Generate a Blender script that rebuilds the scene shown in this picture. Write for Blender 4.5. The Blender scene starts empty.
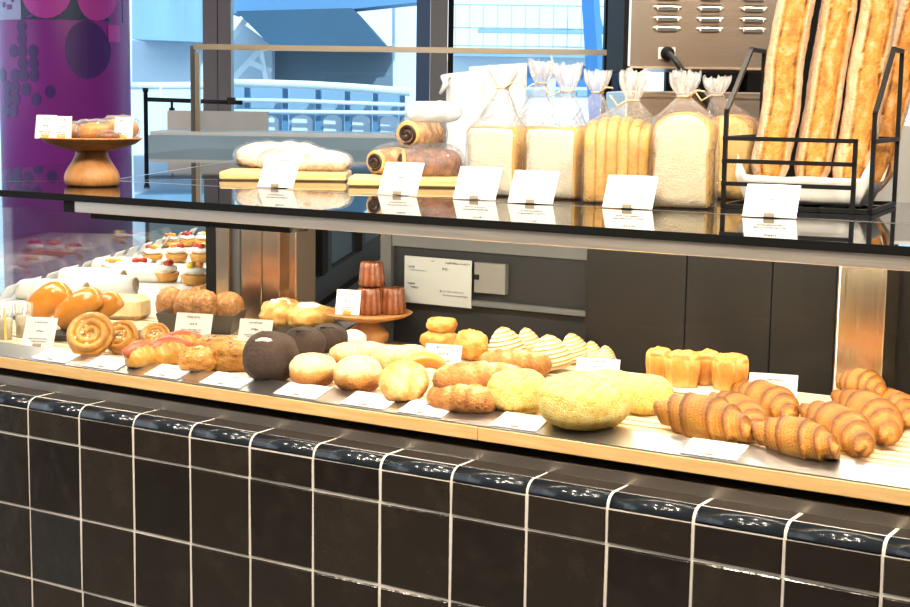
import bpy, math, random
from mathutils import Vector, Matrix, noise
random.seed(7)
PI = math.pi
P_CASE, P_REARFILL, P_WING, P_CEIL, P_FILL, EXPO = 9, 10, 6.5, 25, 5.5, 0.64
sc = bpy.context.scene
COL = sc.collection
# ------------------------------------------------------------------ camera frame
CAM = Vector((0, -2.15, 1.5)); FPX = 1490.0
yaw, pit, rol = math.radians(31.74), math.radians(7.72), math.radians(-0.82)
FW = Vector((-math.sin(yaw)*math.cos(pit), math.cos(yaw)*math.cos(pit), -math.sin(pit)))
_r0 = Vector((math.cos(yaw), math.sin(yaw), 0)); _d0 = FW.cross(_r0)
RT = _r0*math.cos(rol) + _d0*math.sin(rol)
DN = -_r0*math.sin(rol) + _d0*math.cos(rol)
RH = Vector((math.cos(yaw), math.sin(yaw), 0)); FH = Vector((-math.sin(yaw), math.cos(yaw), 0))
def ray(u, v): return FW + RT*((u-455)/FPX) + DN*((v-303.5)/FPX)
def on(u, v, ax, val):
    q = ray(u, v); return CAM + q*((val-CAM[ax])/q[ax])
def dep(u, v, w): return CAM + ray(u, v)*w
def proj(P):
    q = Vector(P)-CAM; w = q.dot(FW)
    return 455+FPX*q.dot(RT)/w, 303.5+FPX*q.dot(DN)/w, w
cd = bpy.data.cameras.new('camera'); cam = bpy.data.objects.new('camera', cd); COL.objects.link(cam)
M = Matrix((RT, -DN, -FW)).transposed().to_4x4(); M.translation = CAM
cam.matrix_world = M
cd.sensor_width = 36; cd.lens = FPX*36/910; cd.clip_start = .05; cd.clip_end = 200
sc.camera = cam
SZ, DZ = 1.2925, .945            # top of the case, top of the slatted deck
K = Vector((-2.97, .12, 0)); WD = Vector((-.447, .894, 0)); WN = Vector((.894, .447, 0))   # corner and the side wing's directions

# ------------------------------------------------------------------ materials
MATS = {}
def newmat(name):
    m = bpy.data.materials.new(name); m.use_nodes = True; MATS[name] = m
    nt = m.node_tree; return m, nt, nt.nodes['Principled BSDF']
def N(nt, t, **k):
    n = nt.nodes.new(t)
    for a, b in k.items():
        if a in n.inputs: n.inputs[a].default_value = b
        else: setattr(n, a, b)
    return n
def c4(c): return (c[0], c[1], c[2], 1)
def plain(name, col, rough=.5, metal=0, spec=.5, var=0, vscale=20, bump=0, bscale=60, coat=0, emit=None, estr=1, stretch=(1,1,1)):
    m, nt, b = newmat(name)
    b.inputs['Base Color'].default_value = c4(col); b.inputs['Roughness'].default_value = rough
    b.inputs['Metallic'].default_value = metal; b.inputs['Specular IOR Level'].default_value = spec
    b.inputs['Coat Weight'].default_value = coat
    if emit: b.inputs['Emission Color'].default_value = c4(emit); b.inputs['Emission Strength'].default_value = estr
    if var or bump:
        tc = N(nt, 'ShaderNodeTexCoord'); mp = N(nt, 'ShaderNodeMapping'); mp.inputs['Scale'].default_value = stretch
        nt.links.new(tc.outputs['Object'], mp.inputs['Vector'])
    if var:
        nz = N(nt, 'ShaderNodeTexNoise', Scale=vscale, Detail=4.0); nt.links.new(mp.outputs[0], nz.inputs['Vector'])
        mx = N(nt, 'ShaderNodeMix', data_type='RGBA')
        mx.inputs['A'].default_value = c4([x*(1-var) for x in col]); mx.inputs['B'].default_value = c4([min(1, x*(1+var)) for x in col])
        nt.links.new(nz.outputs['Fac'], mx.inputs['Factor']); nt.links.new(mx.outputs['Result'], b.inputs['Base Color'])
    if bump:
        n2 = N(nt, 'ShaderNodeTexNoise', Scale=bscale, Detail=3.0); nt.links.new(mp.outputs[0], n2.inputs['Vector'])
        bp = N(nt, 'ShaderNodeBump', Strength=bump, Distance=.01); nt.links.new(n2.outputs['Fac'], bp.inputs['Height']); nt.links.new(bp.outputs[0], b.inputs['Normal'])
    return m
def crust(name, c0, c1, c2, rough=.55, nscale=35, namt=.35, bump=.35, bscale=140, sss=0, coat=0, p1=.45):
    """baked crust: a per-vertex 'bake' value plus noise picks the browning"""
    m, nt, b = newmat(name)
    c0, c1, c2 = [(c[0]**1.08, c[1]**1.12, c[2]**1.2) for c in (c0, c1, c2)]
    at = N(nt, 'ShaderNodeAttribute', attribute_name='bake')
    tc = N(nt, 'ShaderNodeTexCoord')
    nz = N(nt, 'ShaderNodeTexNoise', Scale=nscale, Detail=5.0, Roughness=.6); nt.links.new(tc.outputs['Object'], nz.inputs['Vector'])
    ma = N(nt, 'ShaderNodeMath', operation='MULTIPLY_ADD'); nt.links.new(nz.outputs['Fac'], ma.inputs[0]); ma.inputs[1].default_value = namt*2
    ma.inputs[2].default_value = -namt
    ad = N(nt, 'ShaderNodeMath', operation='ADD'); nt.links.new(ma.outputs[0], ad.inputs[0]); nt.links.new(at.outputs['Fac'], ad.inputs[1])
    nf = N(nt, 'ShaderNodeTexNoise', Scale=nscale*5.5, Detail=4.0, Roughness=.7); nt.links.new(tc.outputs['Object'], nf.inputs['Vector'])
    mf = N(nt, 'ShaderNodeMath', operation='MULTIPLY_ADD'); mf.inputs[1].default_value = namt*1.1; mf.inputs[2].default_value = -namt*.55
    nt.links.new(nf.outputs['Fac'], mf.inputs[0]); a2 = N(nt, 'ShaderNodeMath', operation='ADD'); nt.links.new(mf.outputs[0], a2.inputs[0]); nt.links.new(ad.outputs[0], a2.inputs[1]); ad = a2
    cr = N(nt, 'ShaderNodeValToRGB'); e = cr.color_ramp.elements
    e[0].position = 0; e[0].color = c4(c0); e[1].position = 1; e[1].color = c4(c2)
    x = e.new(p1); x.color = c4(c1)
    nt.links.new(ad.outputs[0], cr.inputs[0]); nt.links.new(cr.outputs[0], b.inputs['Base Color'])
    b.inputs['Roughness'].default_value = rough; b.inputs['Coat Weight'].default_value = coat; b.inputs['Coat Roughness'].default_value = .25
    n2 = N(nt, 'ShaderNodeTexNoise', Scale=bscale, Detail=4.0); nt.links.new(tc.outputs['Object'], n2.inputs['Vector'])
    bp = N(nt, 'ShaderNodeBump', Strength=min(1, bump*1.4), Distance=.006); nt.links.new(n2.outputs['Fac'], bp.inputs['Height']); nt.links.new(bp.outputs[0], b.inputs['Normal'])
    return m
def thin_glass(name, tint=(1, 1, 1), rough=.0, base=.0, veil=0, veilcol=(1, 1, 1), bump=0, bscale=30, ior=1.5):
    m, nt, b = newmat(name); nt.nodes.remove(b); out = nt.nodes['Material Output']
    tr = N(nt, 'ShaderNodeBsdfTransparent'); tr.inputs[0].default_value = c4(tint)
    gl = N(nt, 'ShaderNodeBsdfGlossy'); gl.inputs['Roughness'].default_value = rough
    fr = N(nt, 'ShaderNodeFresnel', IOR=ior)
    ge = N(nt, 'ShaderNodeNewGeometry'); mi = N(nt, 'ShaderNodeMath', operation='MULTIPLY_ADD'); mi.inputs[1].default_value = 1/ior-ior; mi.inputs[2].default_value = ior
    nt.links.new(ge.outputs['Backfacing'], mi.inputs[0]); nt.links.new(mi.outputs[0], fr.inputs['IOR'])      # same reflectance from either side of the sheet
    mx = N(nt, 'ShaderNodeMixShader')
    src = fr.outputs[0]
    if base:
        ad = N(nt, 'ShaderNodeMath', operation='ADD'); ad.inputs[1].default_value = base; ad.use_clamp = True
        nt.links.new(src, ad.inputs[0]); src = ad.outputs[0]
    nt.links.new(src, mx.inputs[0]); nt.links.new(tr.outputs[0], mx.inputs[1]); nt.links.new(gl.outputs[0], mx.inputs[2])
    last = mx.outputs[0]
    if bump:
        tc = N(nt, 'ShaderNodeTexCoord')
        n2 = N(nt, 'ShaderNodeTexNoise', Scale=bscale, Detail=3.0, Distortion=1.5); nt.links.new(tc.outputs['Object'], n2.inputs['Vector'])
        bp = N(nt, 'ShaderNodeBump', Strength=bump, Distance=.02); nt.links.new(n2.outputs['Fac'], bp.inputs['Height'])
        nt.links.new(bp.outputs[0], gl.inputs['Normal']); nt.links.new(bp.outputs[0], fr.inputs['Normal'])
    if veil:
        df = N(nt, 'ShaderNodeBsdfDiffuse'); df.inputs[0].default_value = c4(veilcol)
        m2 = N(nt, 'ShaderNodeMixShader'); 
        at = N(nt, 'ShaderNodeAttribute', attribute_name='bake')      # thicker, gathered film is whiter
        ma = N(nt, 'ShaderNodeMath', operation='MULTIPLY_ADD'); ma.inputs[1].default_value = .38; ma.inputs[2].default_value = veil; ma.use_clamp = True
        nt.links.new(at.outputs['Fac'], ma.inputs[0]); nt.links.new(ma.outputs[0], m2.inputs[0])
        nt.links.new(last, m2.inputs[1]); nt.links.new(df.outputs[0], m2.inputs[2]); last = m2.outputs[0]
    nt.links.new(last, out.inputs['Surface'])
    return m
def brushed(name, col, rough=.25, ax=(1, 60, 60), amt=.12):
    m, nt, b = newmat(name)
    b.inputs['Base Color'].default_value = c4(col); b.inputs['Metallic'].default_value = 1
    tc = N(nt, 'ShaderNodeTexCoord'); mp = N(nt, 'ShaderNodeMapping'); mp.inputs['Scale'].default_value = ax
    nt.links.new(tc.outputs['Object'], mp.inputs['Vector'])
    nz = N(nt, 'ShaderNodeTexNoise', Scale=6.0, Detail=4.0); nt.links.new(mp.outputs[0], nz.inputs['Vector'])
    ma = N(nt, 'ShaderNodeMath', operation='MULTIPLY_ADD'); ma.inputs[1].default_value = amt*2; ma.inputs[2].default_value = rough-amt
    nt.links.new(nz.outputs['Fac'], ma.inputs[0]); nt.links.new(ma.outputs[0], b.inputs['Roughness'])
    bp = N(nt, 'ShaderNodeBump', Strength=.04, Distance=.005); nt.links.new(nz.outputs['Fac'], bp.inputs['Height']); nt.links.new(bp.outputs[0], b.inputs['Normal'])
    return m
def woodmat(name, c0, c1, ax=(2, 30, 30), rough=.45, scale=4):
    m, nt, b = newmat(name)
    tc = N(nt, 'ShaderNodeTexCoord'); mp = N(nt, 'ShaderNodeMapping'); mp.inputs['Scale'].default_value = ax
    nt.links.new(tc.outputs['Object'], mp.inputs['Vector'])
    nz = N(nt, 'ShaderNodeTexNoise', Scale=float(scale), Detail=6.0, Distortion=.6); nt.links.new(mp.outputs[0], nz.inputs['Vector'])
    cr = N(nt, 'ShaderNodeValToRGB'); e = cr.color_ramp.elements
    e[0].position = .3; e[0].color = c4(c0); e[1].position = .7; e[1].color = c4(c1)
    nt.links.new(nz.outputs['Fac'], cr.inputs[0]); nt.links.new(cr.outputs[0], b.inputs['Base Color'])
    b.inputs['Roughness'].default_value = rough
    return m
def tilemat(name):
    m, nt, b = newmat(name)
    at = N(nt, 'ShaderNodeAttribute', attribute_name='bake')
    cr = N(nt, 'ShaderNodeValToRGB'); e = cr.color_ramp.elements
    e[0].color = c4((.0085, .0055, .0038)); e[1].color = c4((.026, .018, .0125))
    x = e.new(.93); x.color = c4((.022, .016, .011)); x = e.new(.97); x.color = c4((.012, .0145, .017))
    tc = N(nt, 'ShaderNodeTexCoord')
    nz = N(nt, 'ShaderNodeTexNoise', Scale=14.0, Detail=6.0, Roughness=.65); nt.links.new(tc.outputs['Object'], nz.inputs['Vector'])
    mx = N(nt, 'ShaderNodeMix', data_type='RGBA', blend_type='ADD'); mx.inputs['Factor'].default_value = 1
    c2 = N(nt, 'ShaderNodeValToRGB'); f = c2.color_ramp.elements; f[0].position = .5; f[0].color = (0, 0, 0, 1); f[1].position = .85; f[1].color = c4((.018, .014, .011))
    nt.links.new(nz.outputs['Fac'], c2.inputs[0]); nt.links.new(at.outputs['Fac'], cr.inputs[0])
    nt.links.new(cr.outputs[0], mx.inputs['A']); nt.links.new(c2.outputs[0], mx.inputs['B']); nt.links.new(mx.outputs['Result'], b.inputs['Base Color'])
    b.inputs['Roughness'].default_value = .16; b.inputs['Specular IOR Level'].default_value = .45
    n2 = N(nt, 'ShaderNodeTexNoise', Scale=30.0, Detail=3.0); nt.links.new(tc.outputs['Object'], n2.inputs['Vector'])
    bp = N(nt, 'ShaderNodeBump', Strength=.25, Distance=.006); nt.links.new(n2.outputs['Fac'], bp.inputs['Height']); nt.links.new(bp.outputs[0], b.inputs['Normal'])
    return m
steel = brushed('stainless', (.72, .63, .53), .22)
beam_m = brushed('beam_steel', (.86, .78, .69), .46)
post_m = brushed('post_steel', (.86, .70, .50), .22, (60, 60, 1))
steel_v = brushed('stainless_vertical', (.62, .46, .33), .2, (60, 60, 1))
steel_bright = brushed('stainless_rail', (.66, .66, .67), .30, (1, 60, 60), .06)
oven_m = brushed('oven_steel', (.86, .76, .64), .24, (1, 40, 40), .06)
gold_m = plain('bronze_tube', (.52, .45, .35), .3, metal=1)
black_glass = plain('black_glass', (.006, .007, .009), .02, spec=.6)
top_glass = plain('smoked_top', (.012, .014, .018), .035, spec=.6)
tile_m = tilemat('glazed_tile'); ttop_m = plain('glazed_tile_top', (.030, .023, .018), .38, var=.4, vscale=20)
bull_m = plain('glazed_bullnose', (.012, .016, .022), .16, bump=.09, bscale=40, spec=.4, var=.4)
grout_m = plain('grout', (.78, .74, .68), .9, var=.08, vscale=60)
black_m = plain('black', (.005, .005, .005), .6, spec=.15)
black_metal = plain('black_metal', (.008, .008, .008), .42, spec=.25)
dark_panel = plain('dark_panel', (.016, .0145, .0135), .34, var=.35, vscale=5, spec=.25, stretch=(3, 1, .6))
dark_frame = plain('dark_frame', (.09, .09, .09), .4)
grey_frame = plain('grey_frame', (.105, .108, .11), .45)
oak = woodmat('oak_edge', (.66, .40, .15), (.80, .54, .24))
slat_m = woodmat('slat_wood', (.80, .62, .38), (.90, .76, .54))
board_m = woodmat('bamboo_board', (.76, .50, .19), (.90, .68, .34), ax=(3, 22, 22))
stand_m = woodmat('stand_wood', (.42, .17, .045), (.62, .30, .10), ax=(14, 14, 5))
white_card = plain('card_white', (.83, .83, .82), .5)
ink = plain('ink', (.16, .16, .18), .6)
ink_dark = plain('ink_dark', (.08, .08, .09), .6)
clip_m = plain('clip_brass', (.36, .30, .22), .4)
gold_clip = plain('clip_wood', (.62, .45, .14), .5)
paper_m = plain('greaseproof_paper', (.86, .84, .80), .6, bump=.2, bscale=25)
tray_m = plain('dark_tray', (.085, .08, .075), .4, var=.2)
glass_m = thin_glass('case_glass', (.97, .985, .98))
window_glass = thin_glass('window_glass', (.80, .93, 1.0))
film = thin_glass('clear_film', (1, 1, 1), .1, base=.045, veil=.03, bump=.9, bscale=45)
frost = thin_glass('frosted_film', (1, 1, 1), .25, base=.05, veil=.5, veilcol=(.80, .83, .86), bump=.5, bscale=30)
tie_m = plain('tie_gold', (.62, .47, .25), .5)
led_m = plain('led', (1, .9, .7), .4, emit=(1, .82, .5), estr=4)
rubber = plain('cord', (.006, .006, .006), .5)
# breads
CR = {}
CR['gold'] = crust('crust_gold', (.86, .60, .26), (.70, .34, .075), (.34, .12, .025), namt=.42)
CR['croissant'] = crust('crust_croissant', (.72, .40, .09), (.48, .19, .022), (.12, .036, .007), rough=.5, nscale=60, namt=.22, bscale=260, coat=.06)
CR['glossy'] = crust('crust_glossy', (.78, .42, .11), (.62, .25, .04), (.34, .10, .02), rough=.22, nscale=14, namt=.25, bump=.1, coat=.5)
CR['danish'] = crust('crust_danish', (.88, .62, .27), (.70, .36, .085), (.36, .13, .025), rough=.35, nscale=50, coat=.3)
CR['walnut'] = crust('crust_walnut', (.88, .74, .52), (.56, .27, .085), (.24, .085, .025), rough=.7, nscale=28, namt=.55, bump=.6)
CR['choco'] = crust('crust_cocoa', (.13, .095, .085), (.075, .052, .047), (.035, .022, .02), rough=.85, nscale=20)
CR['flour'] = crust('crust_floury', (.86, .69, .44), (.70, .38, .12), (.36, .13, .03), rough=.75, nscale=30, namt=.45)
CR['melon'] = crust('crust_melon', (.96, .80, .36), (.90, .64, .18), (.68, .34, .05), rough=.7, nscale=40, namt=.2, bump=.6, bscale=300)
CR['sugar'] = crust('crust_sugar', (.94, .87, .70), (.80, .46, .12), (.52, .23, .045), rough=.6, nscale=60, namt=.18)
CR['baguette'] = crust('crust_baguette', (.64, .48, .35), (.56, .25, .04), (.10, .028, .008), rough=.65, nscale=40, namt=.30, bump=.8, bscale=120)
CR['cannele'] = crust('crust_cannele', (.42, .17, .08), (.24, .08, .035), (.10, .03, .015), rough=.22, nscale=90, coat=.5)
CR['toast'] = crust('crust_toast', (.88, .61, .24), (.74, .41, .10), (.47, .21, .05), rough=.5, nscale=12, namt=.25)
CR['crumb'] = crust('crumb_white', (.97, .91, .77), (.92, .82, .62), (.80, .64, .38), rough=.85, nscale=120, namt=.12, bscale=400, bump=.7)
CR['crumb2'] = crust('crumb_wheat', (.93, .82, .62), (.86, .71, .47), (.62, .44, .22), rough=.85, nscale=150, namt=.3, bscale=350, bump=.9)
CR['praline'] = crust('crust_praline', (.86, .67, .46), (.52, .26, .10), (.26, .10, .035), rough=.5, nscale=110, namt=.5, bump=1, bscale=150)
CR['nut'] = crust('crust_nut', (.82, .50, .16), (.63, .30, .07), (.28, .10, .03), rough=.35, nscale=80, namt=.5, bump=.8, bscale=120, coat=.4)
CR['powder'] = crust('crust_powder', (.96, .94, .91), (.90, .82, .72), (.52, .26, .10), rough=.85, nscale=22, namt=.55, bump=.6, p1=.6)
CR['cocoa_marble'] = crust('crust_cocoa_marble', (.42, .19, .09), (.22, .075, .035), (.07, .022, .012), rough=.35, nscale=25, namt=.4, coat=.3)
CR['marble'] = crust('crust_marble', (.87, .63, .29), (.57, .26, .08), (.05, .02, .012), rough=.45, nscale=25, namt=.45)
cream_m = plain('cream', (.95, .92, .84), .5, bump=.2)
berry_m = plain('berry', (.48, .05, .03), .25)
orange_m = plain('fruit_orange', (.85, .30, .06), .3)
yellow_m = plain('fruit_yellow', (.90, .70, .08), .35)
sausage_m = plain('sausage', (.52, .13, .06), .3)
choc_m = plain('chocolate', (.03, .012, .008), .4)
sugar_m = plain('icing', (.95, .93, .90), .4)

# ------------------------------------------------------------------ mesh kit
class MB:
    def __init__(s): s.v = []; s.f = []; s.b = []; s.flat = []
    def add(s, vs, fs, bake=0, flat=True):
        o = len(s.v); s.v += [Vector(p) for p in vs]
        s.b += (list(bake) if hasattr(bake, '__len__') else [bake]*len(vs))
        for f in fs: s.f.append([i+o for i in f]); s.flat.append(flat)
        return s
    def box(s, x0, y0, z0, x1, y1, z1, bake=0, bev=0):
        if bev:
            b = min(bev, abs(x1-x0)*.45, abs(y1-y0)*.45, abs(z1-z0)*.45)
            rings = []
            for z, i in ((z0, b), (z0+b, 0), (z1-b, 0), (z1, b)):
                X0, X1, Y0, Y1 = x0+i, x1-i, y0+i, y1-i; c = b if i == 0 else b*.6
                rings.append([(X0+c, Y0, z), (X1-c, Y0, z), (X1, Y0+c, z), (X1, Y1-c, z), (X1-c, Y1, z), (X0+c, Y1, z), (X0, Y1-c, z), (X0, Y0+c, z)])
            return s.loft(rings, bake=bake, flat=True)
        vs = [(x0, y0, z0), (x1, y0, z0), (x1, y1, z0), (x0, y1, z0), (x0, y0, z1), (x1, y0, z1), (x1, y1, z1), (x0, y1, z1)]
        return s.add(vs, [(0, 3, 2, 1), (4, 5, 6, 7), (0, 1, 5, 4), (1, 2, 6, 5), (2, 3, 7, 6), (3, 0, 4, 7)], bake)
    def prism(s, poly, z0, z1, bake=0):
        n = len(poly); vs = [(p[0], p[1], z0) for p in poly] + [(p[0], p[1], z1) for p in poly]
        return s.add(vs, [tuple(range(n-1, -1, -1)), tuple(range(n, 2*n))] + [(i, (i+1) % n, n+(i+1) % n, n+i) for i in range(n)], bake)
    def profile_x(s, poly, x0, x1, bake=0, flat=True):          # (y,z) outline pushed along X
        n = len(poly); vs = [(x0, p[0], p[1]) for p in poly] + [(x1, p[0], p[1]) for p in poly]
        return s.add(vs, [tuple(range(n)), tuple(range(2*n-1, n-1, -1))] + [(i, n+i, n+(i+1) % n, (i+1) % n) for i in range(n)], bake, flat)
    def loft(s, rings, cap=(1, 1), bake=0, flat=False):
        n = len(rings[0]); vs = [p for r in rings for p in r]; fs = []
        for k in range(len(rings)-1):
            a, b = k*n, (k+1)*n
            for i in range(n): j = (i+1) % n; fs.append((a+i, a+j, b+j, b+i))
        if cap[0]: fs.append(tuple(range(n-1, -1, -1)))
        if cap[1]: fs.append(tuple(range((len(rings)-1)*n, len(rings)*n)))
        bk = [x for r in bake for x in r] if hasattr(bake, '__len__') else bake
        return s.add(vs, fs, bk, flat)
    def lathe(s, prof, n=32, bake=0, cx=0, cy=0, flute=0, nf=12):
        rings = []
        for r, z in prof: rings.append([(cx+r*(1+flute*math.cos(nf*2*PI*i/n))*math.cos(2*PI*i/n), cy+r*(1+flute*math.cos(nf*2*PI*i/n))*math.sin(2*PI*i/n), z) for i in range(n)])
        return s.loft(rings, bake=bake)
    def tube(s, pts, rad, n=10, bake=0, closed_caps=True):
        pts = [Vector(p) for p in pts]; rings = []; up = Vector((0, 0, 1)); prev = None
        for i, p in enumerate(pts):
            t = (pts[min(i+1, len(pts)-1)]-pts[max(i-1, 0)]).normalized()
            if prev is None:
                a = up if abs(t.z) < .9 else Vector((1, 0, 0)); x = a.cross(t).normalized()
            else: x = (prev - t*prev.dot(t)).normalized()
            prev = x; y = t.cross(x); r = rad[i] if hasattr(rad, '__len__') else rad
            rings.append([p + (x*math.cos(2*PI*k/n)+y*math.sin(2*PI*k/n))*r for k in range(n)])
        return s.loft(rings, bake=bake)
    def bar(s, a, b, t, bake=0):                                 # square bar between two points
        a, b = Vector(a), Vector(b); d = (b-a).normalized(); x = d.cross(Vector((0, 0, 1)) if abs(d.z) < .95 else Vector((1, 0, 0))).normalized(); y = d.cross(x); h = t/2
        r = [[p+x*h+y*h, p-x*h+y*h, p-x*h-y*h, p+x*h-y*h] for p in (a-d*h, b+d*h)]
        return s.loft(r, flat=True, bake=bake)
    def xf(s, m):
        s.v = [m @ p for p in s.v]; return s
    def join(s, o, m=None):
        return s.add([m @ p for p in o.v] if m else o.v, o.f, o.b, False) if False else s._join(o, m)
    def _join(s, o, m):
        k = len(s.v); s.v += [(m @ p if m else p.copy()) for p in o.v]; s.b += o.b; s.f += [[i+k for i in f] for f in o.f]; s.flat += o.flat; return s
    def obj(s, name, mat, parent=None, label=None, cat=None, group=None, kind=None, loc=None, rz=None):
        me = bpy.data.meshes.new(name); me.from_pydata([tuple(p) for p in s.v], [], s.f)
        me.polygons.foreach_set('use_smooth', [not f for f in s.flat])
        at = me.attributes.new('bake', 'FLOAT', 'POINT'); at.data.foreach_set('value', s.b)
        import bmesh
        bm = bmesh.new(); bm.from_mesh(me); bmesh.ops.recalc_face_normals(bm, faces=bm.faces); bm.to_mesh(me); bm.free()
        me.materials.append(mat if not isinstance(mat, str) else MATS.get(mat) or CR[mat]); me.update()
        o = bpy.data.objects.new(name, me); COL.objects.link(o)
        if parent: o.parent = parent
        if loc is not None: o.location = loc
        if rz is not None: o.rotation_euler = (0, 0, rz)
        return tag(o, label, cat, group, kind)
def tag(o, label=None, cat=None, group=None, kind=None):
    for k, v in (('label', label), ('category', cat), ('group', group), ('kind', kind)):
        if v: o[k] = v
    return o
def empty(name, loc, rz=0, label=None, cat=None, group=None, kind=None):
    o = bpy.data.objects.new(name, None); o.empty_display_size = .05; COL.objects.link(o); o.location = loc; o.rotation_euler = (0, 0, rz)
    return tag(o, label, cat, group, kind)
def copy_tree(o, parent=None):
    c = o.copy(); COL.objects.link(c)
    if parent: c.parent = parent
    for ch in list(o.children): copy_tree(ch, c)
    return c
def RX(a): return Matrix.Rotation(a, 4, 'X')
def RY(a): return Matrix.Rotation(a, 4, 'Y')
def RZ(a): return Matrix.Rotation(a, 4, 'Z')
def TR(x, y, z): return Matrix.Translation((x, y, z))
def nz(p, f, seed=0): return noise.noise(Vector((p[0]*f+seed*7.3, p[1]*f-seed*3.1, p[2]*f+seed*1.7)))

# pixel box on a horizontal surface -> where the thing stands and how big it is
def fit(x0, y0, x1, y1, z=DZ, dr=1.0):
    uc = (x0+x1)/2; q = on(uc, y1, 2, z); w = proj(q)[2]
    rx = (x1-x0)/2*w/FPX; ry = rx*dr
    c = q + FH*ry*.8; w = proj(c)[2]; rx = (x1-x0)/2*w/FPX
    lo, hi = 0, .6
    for _ in range(40):
        h = (lo+hi)/2
        if proj((c.x, c.y, z+h))[1] > y0: lo = h
        else: hi = h
    return Vector((c.x, c.y, z)), rx, rx*dr, lo
FACE = yaw        # yaw that turns a thing's -Y side to the viewer

# ------------------------------------------------------------------ bread shapes (base at z=0)
def bun(rx, ry, h, seed=0, amp=.05, freq=2.2, lat=18, n=36, foot=.72, pw=2.3, bake=None, crackf=None):
    m = MB(); rings = []; bk = []
    for k in range(lat+1):
        a = -PI*.36 + (PI*.5+PI*.36)*k/lat
        s = math.sin(a); c = math.cos(a)
        rr = (abs(c)**(2/pw)); zz = (math.copysign(abs(s)**(2/pw), s))
        z0 = -abs(math.sin(-PI*.36))**(2/pw)
        zr = (zz-z0)/(1-z0)
        ring = []; b = []
        for i in range(n):
            t = 2*PI*i/n; p = Vector((rr*math.cos(t), rr*math.sin(t), zr*1.6))
            d = 1 + amp*nz(p, freq, seed) + amp*.4*nz(p, freq*3, seed+5)
            if crackf: d -= crackf(p, zr)
            ring.append((rx*p.x*d, ry*p.y*d, max(0, h*zr*(1+(d-1)*.8))))
            b.append(bake(p, zr, t) if bake else .45-.35*abs(zr-.55)+.1)
        rings.append(ring); bk.append(b)
    return m.loft(rings, bake=bk)
def croissant(L, W, H, seed=0, curve=.25):
    m = MB(); NR, n = 120, 30; rings = []; bk = []
    for k in range(NR+1):
        t = -1+2*k/NR; ring = []; b = []
        cx = t*L/2; cy = -curve*L*.5*(t*t)
        for i in range(n):
            th = 2*PI*i/n
            at = abs(t); s = at*3.3 + .38*math.sin(th+.6)*(1 if t > 0 else -1) + .12*nz((t*2, th*.4, 0), 1.5, seed)
            s = max(0, s); q = math.floor(s); fr = s-q
            env = lambda x: max(.0, 1-min(1, x)**1.45)**.74
            r = env((q+.22*fr)/3.3 * (1.0 if q < 4 else 1)) if q else 1-.03*fr
            r = .72*r + .28*env(at); r = max(r, .16 if at < .985 else .06)
            lip = math.exp(-((1-fr)*5)**2)*.09
            r = r*(1+lip) + .03*nz((t*3, math.cos(th)*2, math.sin(th)*2), 1.6, seed)
            y = math.cos(th)*W/2*r; z = math.sin(th)*H/2*r
            z = max(z, -H*.36)
            ring.append((cx, cy+y, z+H*.36))
            fine = .5+.5*math.sin(s*2*PI*4)
            b.append(.16 + .50*math.exp(-((1-fr)*2.8)**2) + .24*fine*(.25+fr) + .28*max(0, math.sin(th))*(.4+.6*(1-at)) - .30*max(0, -math.sin(th)))
        rings.append(ring); bk.append(b)
    return m.loft(rings, bake=bk)
def log_loaf(L, W, H, seed=0, amp=.06, pw=2.6, bake=None, score=0, n=26, NR=48):
    m = MB(); rings = []; bk = []
    for k in range(NR+1):
        t = -1+2*k/NR; e = max(0, 1-abs(t)**pw)**(1/pw); e = max(e, .05); ring = []; b = []
        for i in range(n):
            th = 2*PI*i/n; p = Vector((t*L/W, math.cos(th)*e, math.sin(th)*e))
            d = 1+amp*nz(p, 1.8, seed)+amp*.5*nz(p, 5, seed+3)
            up = max(0, math.sin(th)); g = 0
            if score:
                ph = (t*score + .35*math.cos(th)) % 1.0; g = math.exp(-((ph-.5)*7)**2)*up; d -= .09*g
            z = max(math.sin(th)*e*H*.62*d, -H*.38*min(1, e*1.4))
            ring.append((t*L/2, math.cos(th)*e*W/2*d, z+H*.38))
            b.append(bake(t, th, p) if bake else .42+.2*up*(1-g)-.35*g+.2*nz(p, 2, seed+1))
        rings.append(ring); bk.append(b)
    return m.loft(rings, bake=bk)
def spiral_bun(R, T, seed=0, turns=2.6):
    m = MB(); pts = []; rad = []; N_ = 110
    for k in range(N_+1):
        f = k/N_; a = f*turns*2*PI; r = R*(.84 - .72*f); z = T*.5 + .18*T*f*0
        pts.append((r*math.cos(a), r*math.sin(a), z)); rad.append(T*.5*(.98-.15*f)*(.25+.75*min(1, f*14, (1-f)*14)))
    n = 14; rings = []; bk = []
    for k, p in enumerate(pts):
        a = k/N_*turns*2*PI; ring = []; b = []
        for i in range(n):
            th = 2*PI*i/n; rr = rad[k]*(1+.08*nz((p[0]*30, p[1]*30, th), 1, seed)); hr = R*.175
            ring.append(((p[0]+math.cos(a)*math.cos(th)*hr*rr/(T*.5)), (p[1]+math.sin(a)*math.cos(th)*hr*rr/(T*.5)), p[2]+math.sin(th)*rr))
            b.append(.30+.25*max(0, math.sin(th))+.25*math.cos(th)*(1 if k < N_*.4 else .2))
        rings.append(ring); bk.append(b)
    m.loft(rings, bake=bk)
    m.lathe([(R*.05, T*.12), (R*.86, T*.12), (R*.86, T*.55), (R*.05, T*.62)], 24, .62)
    return m
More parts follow.
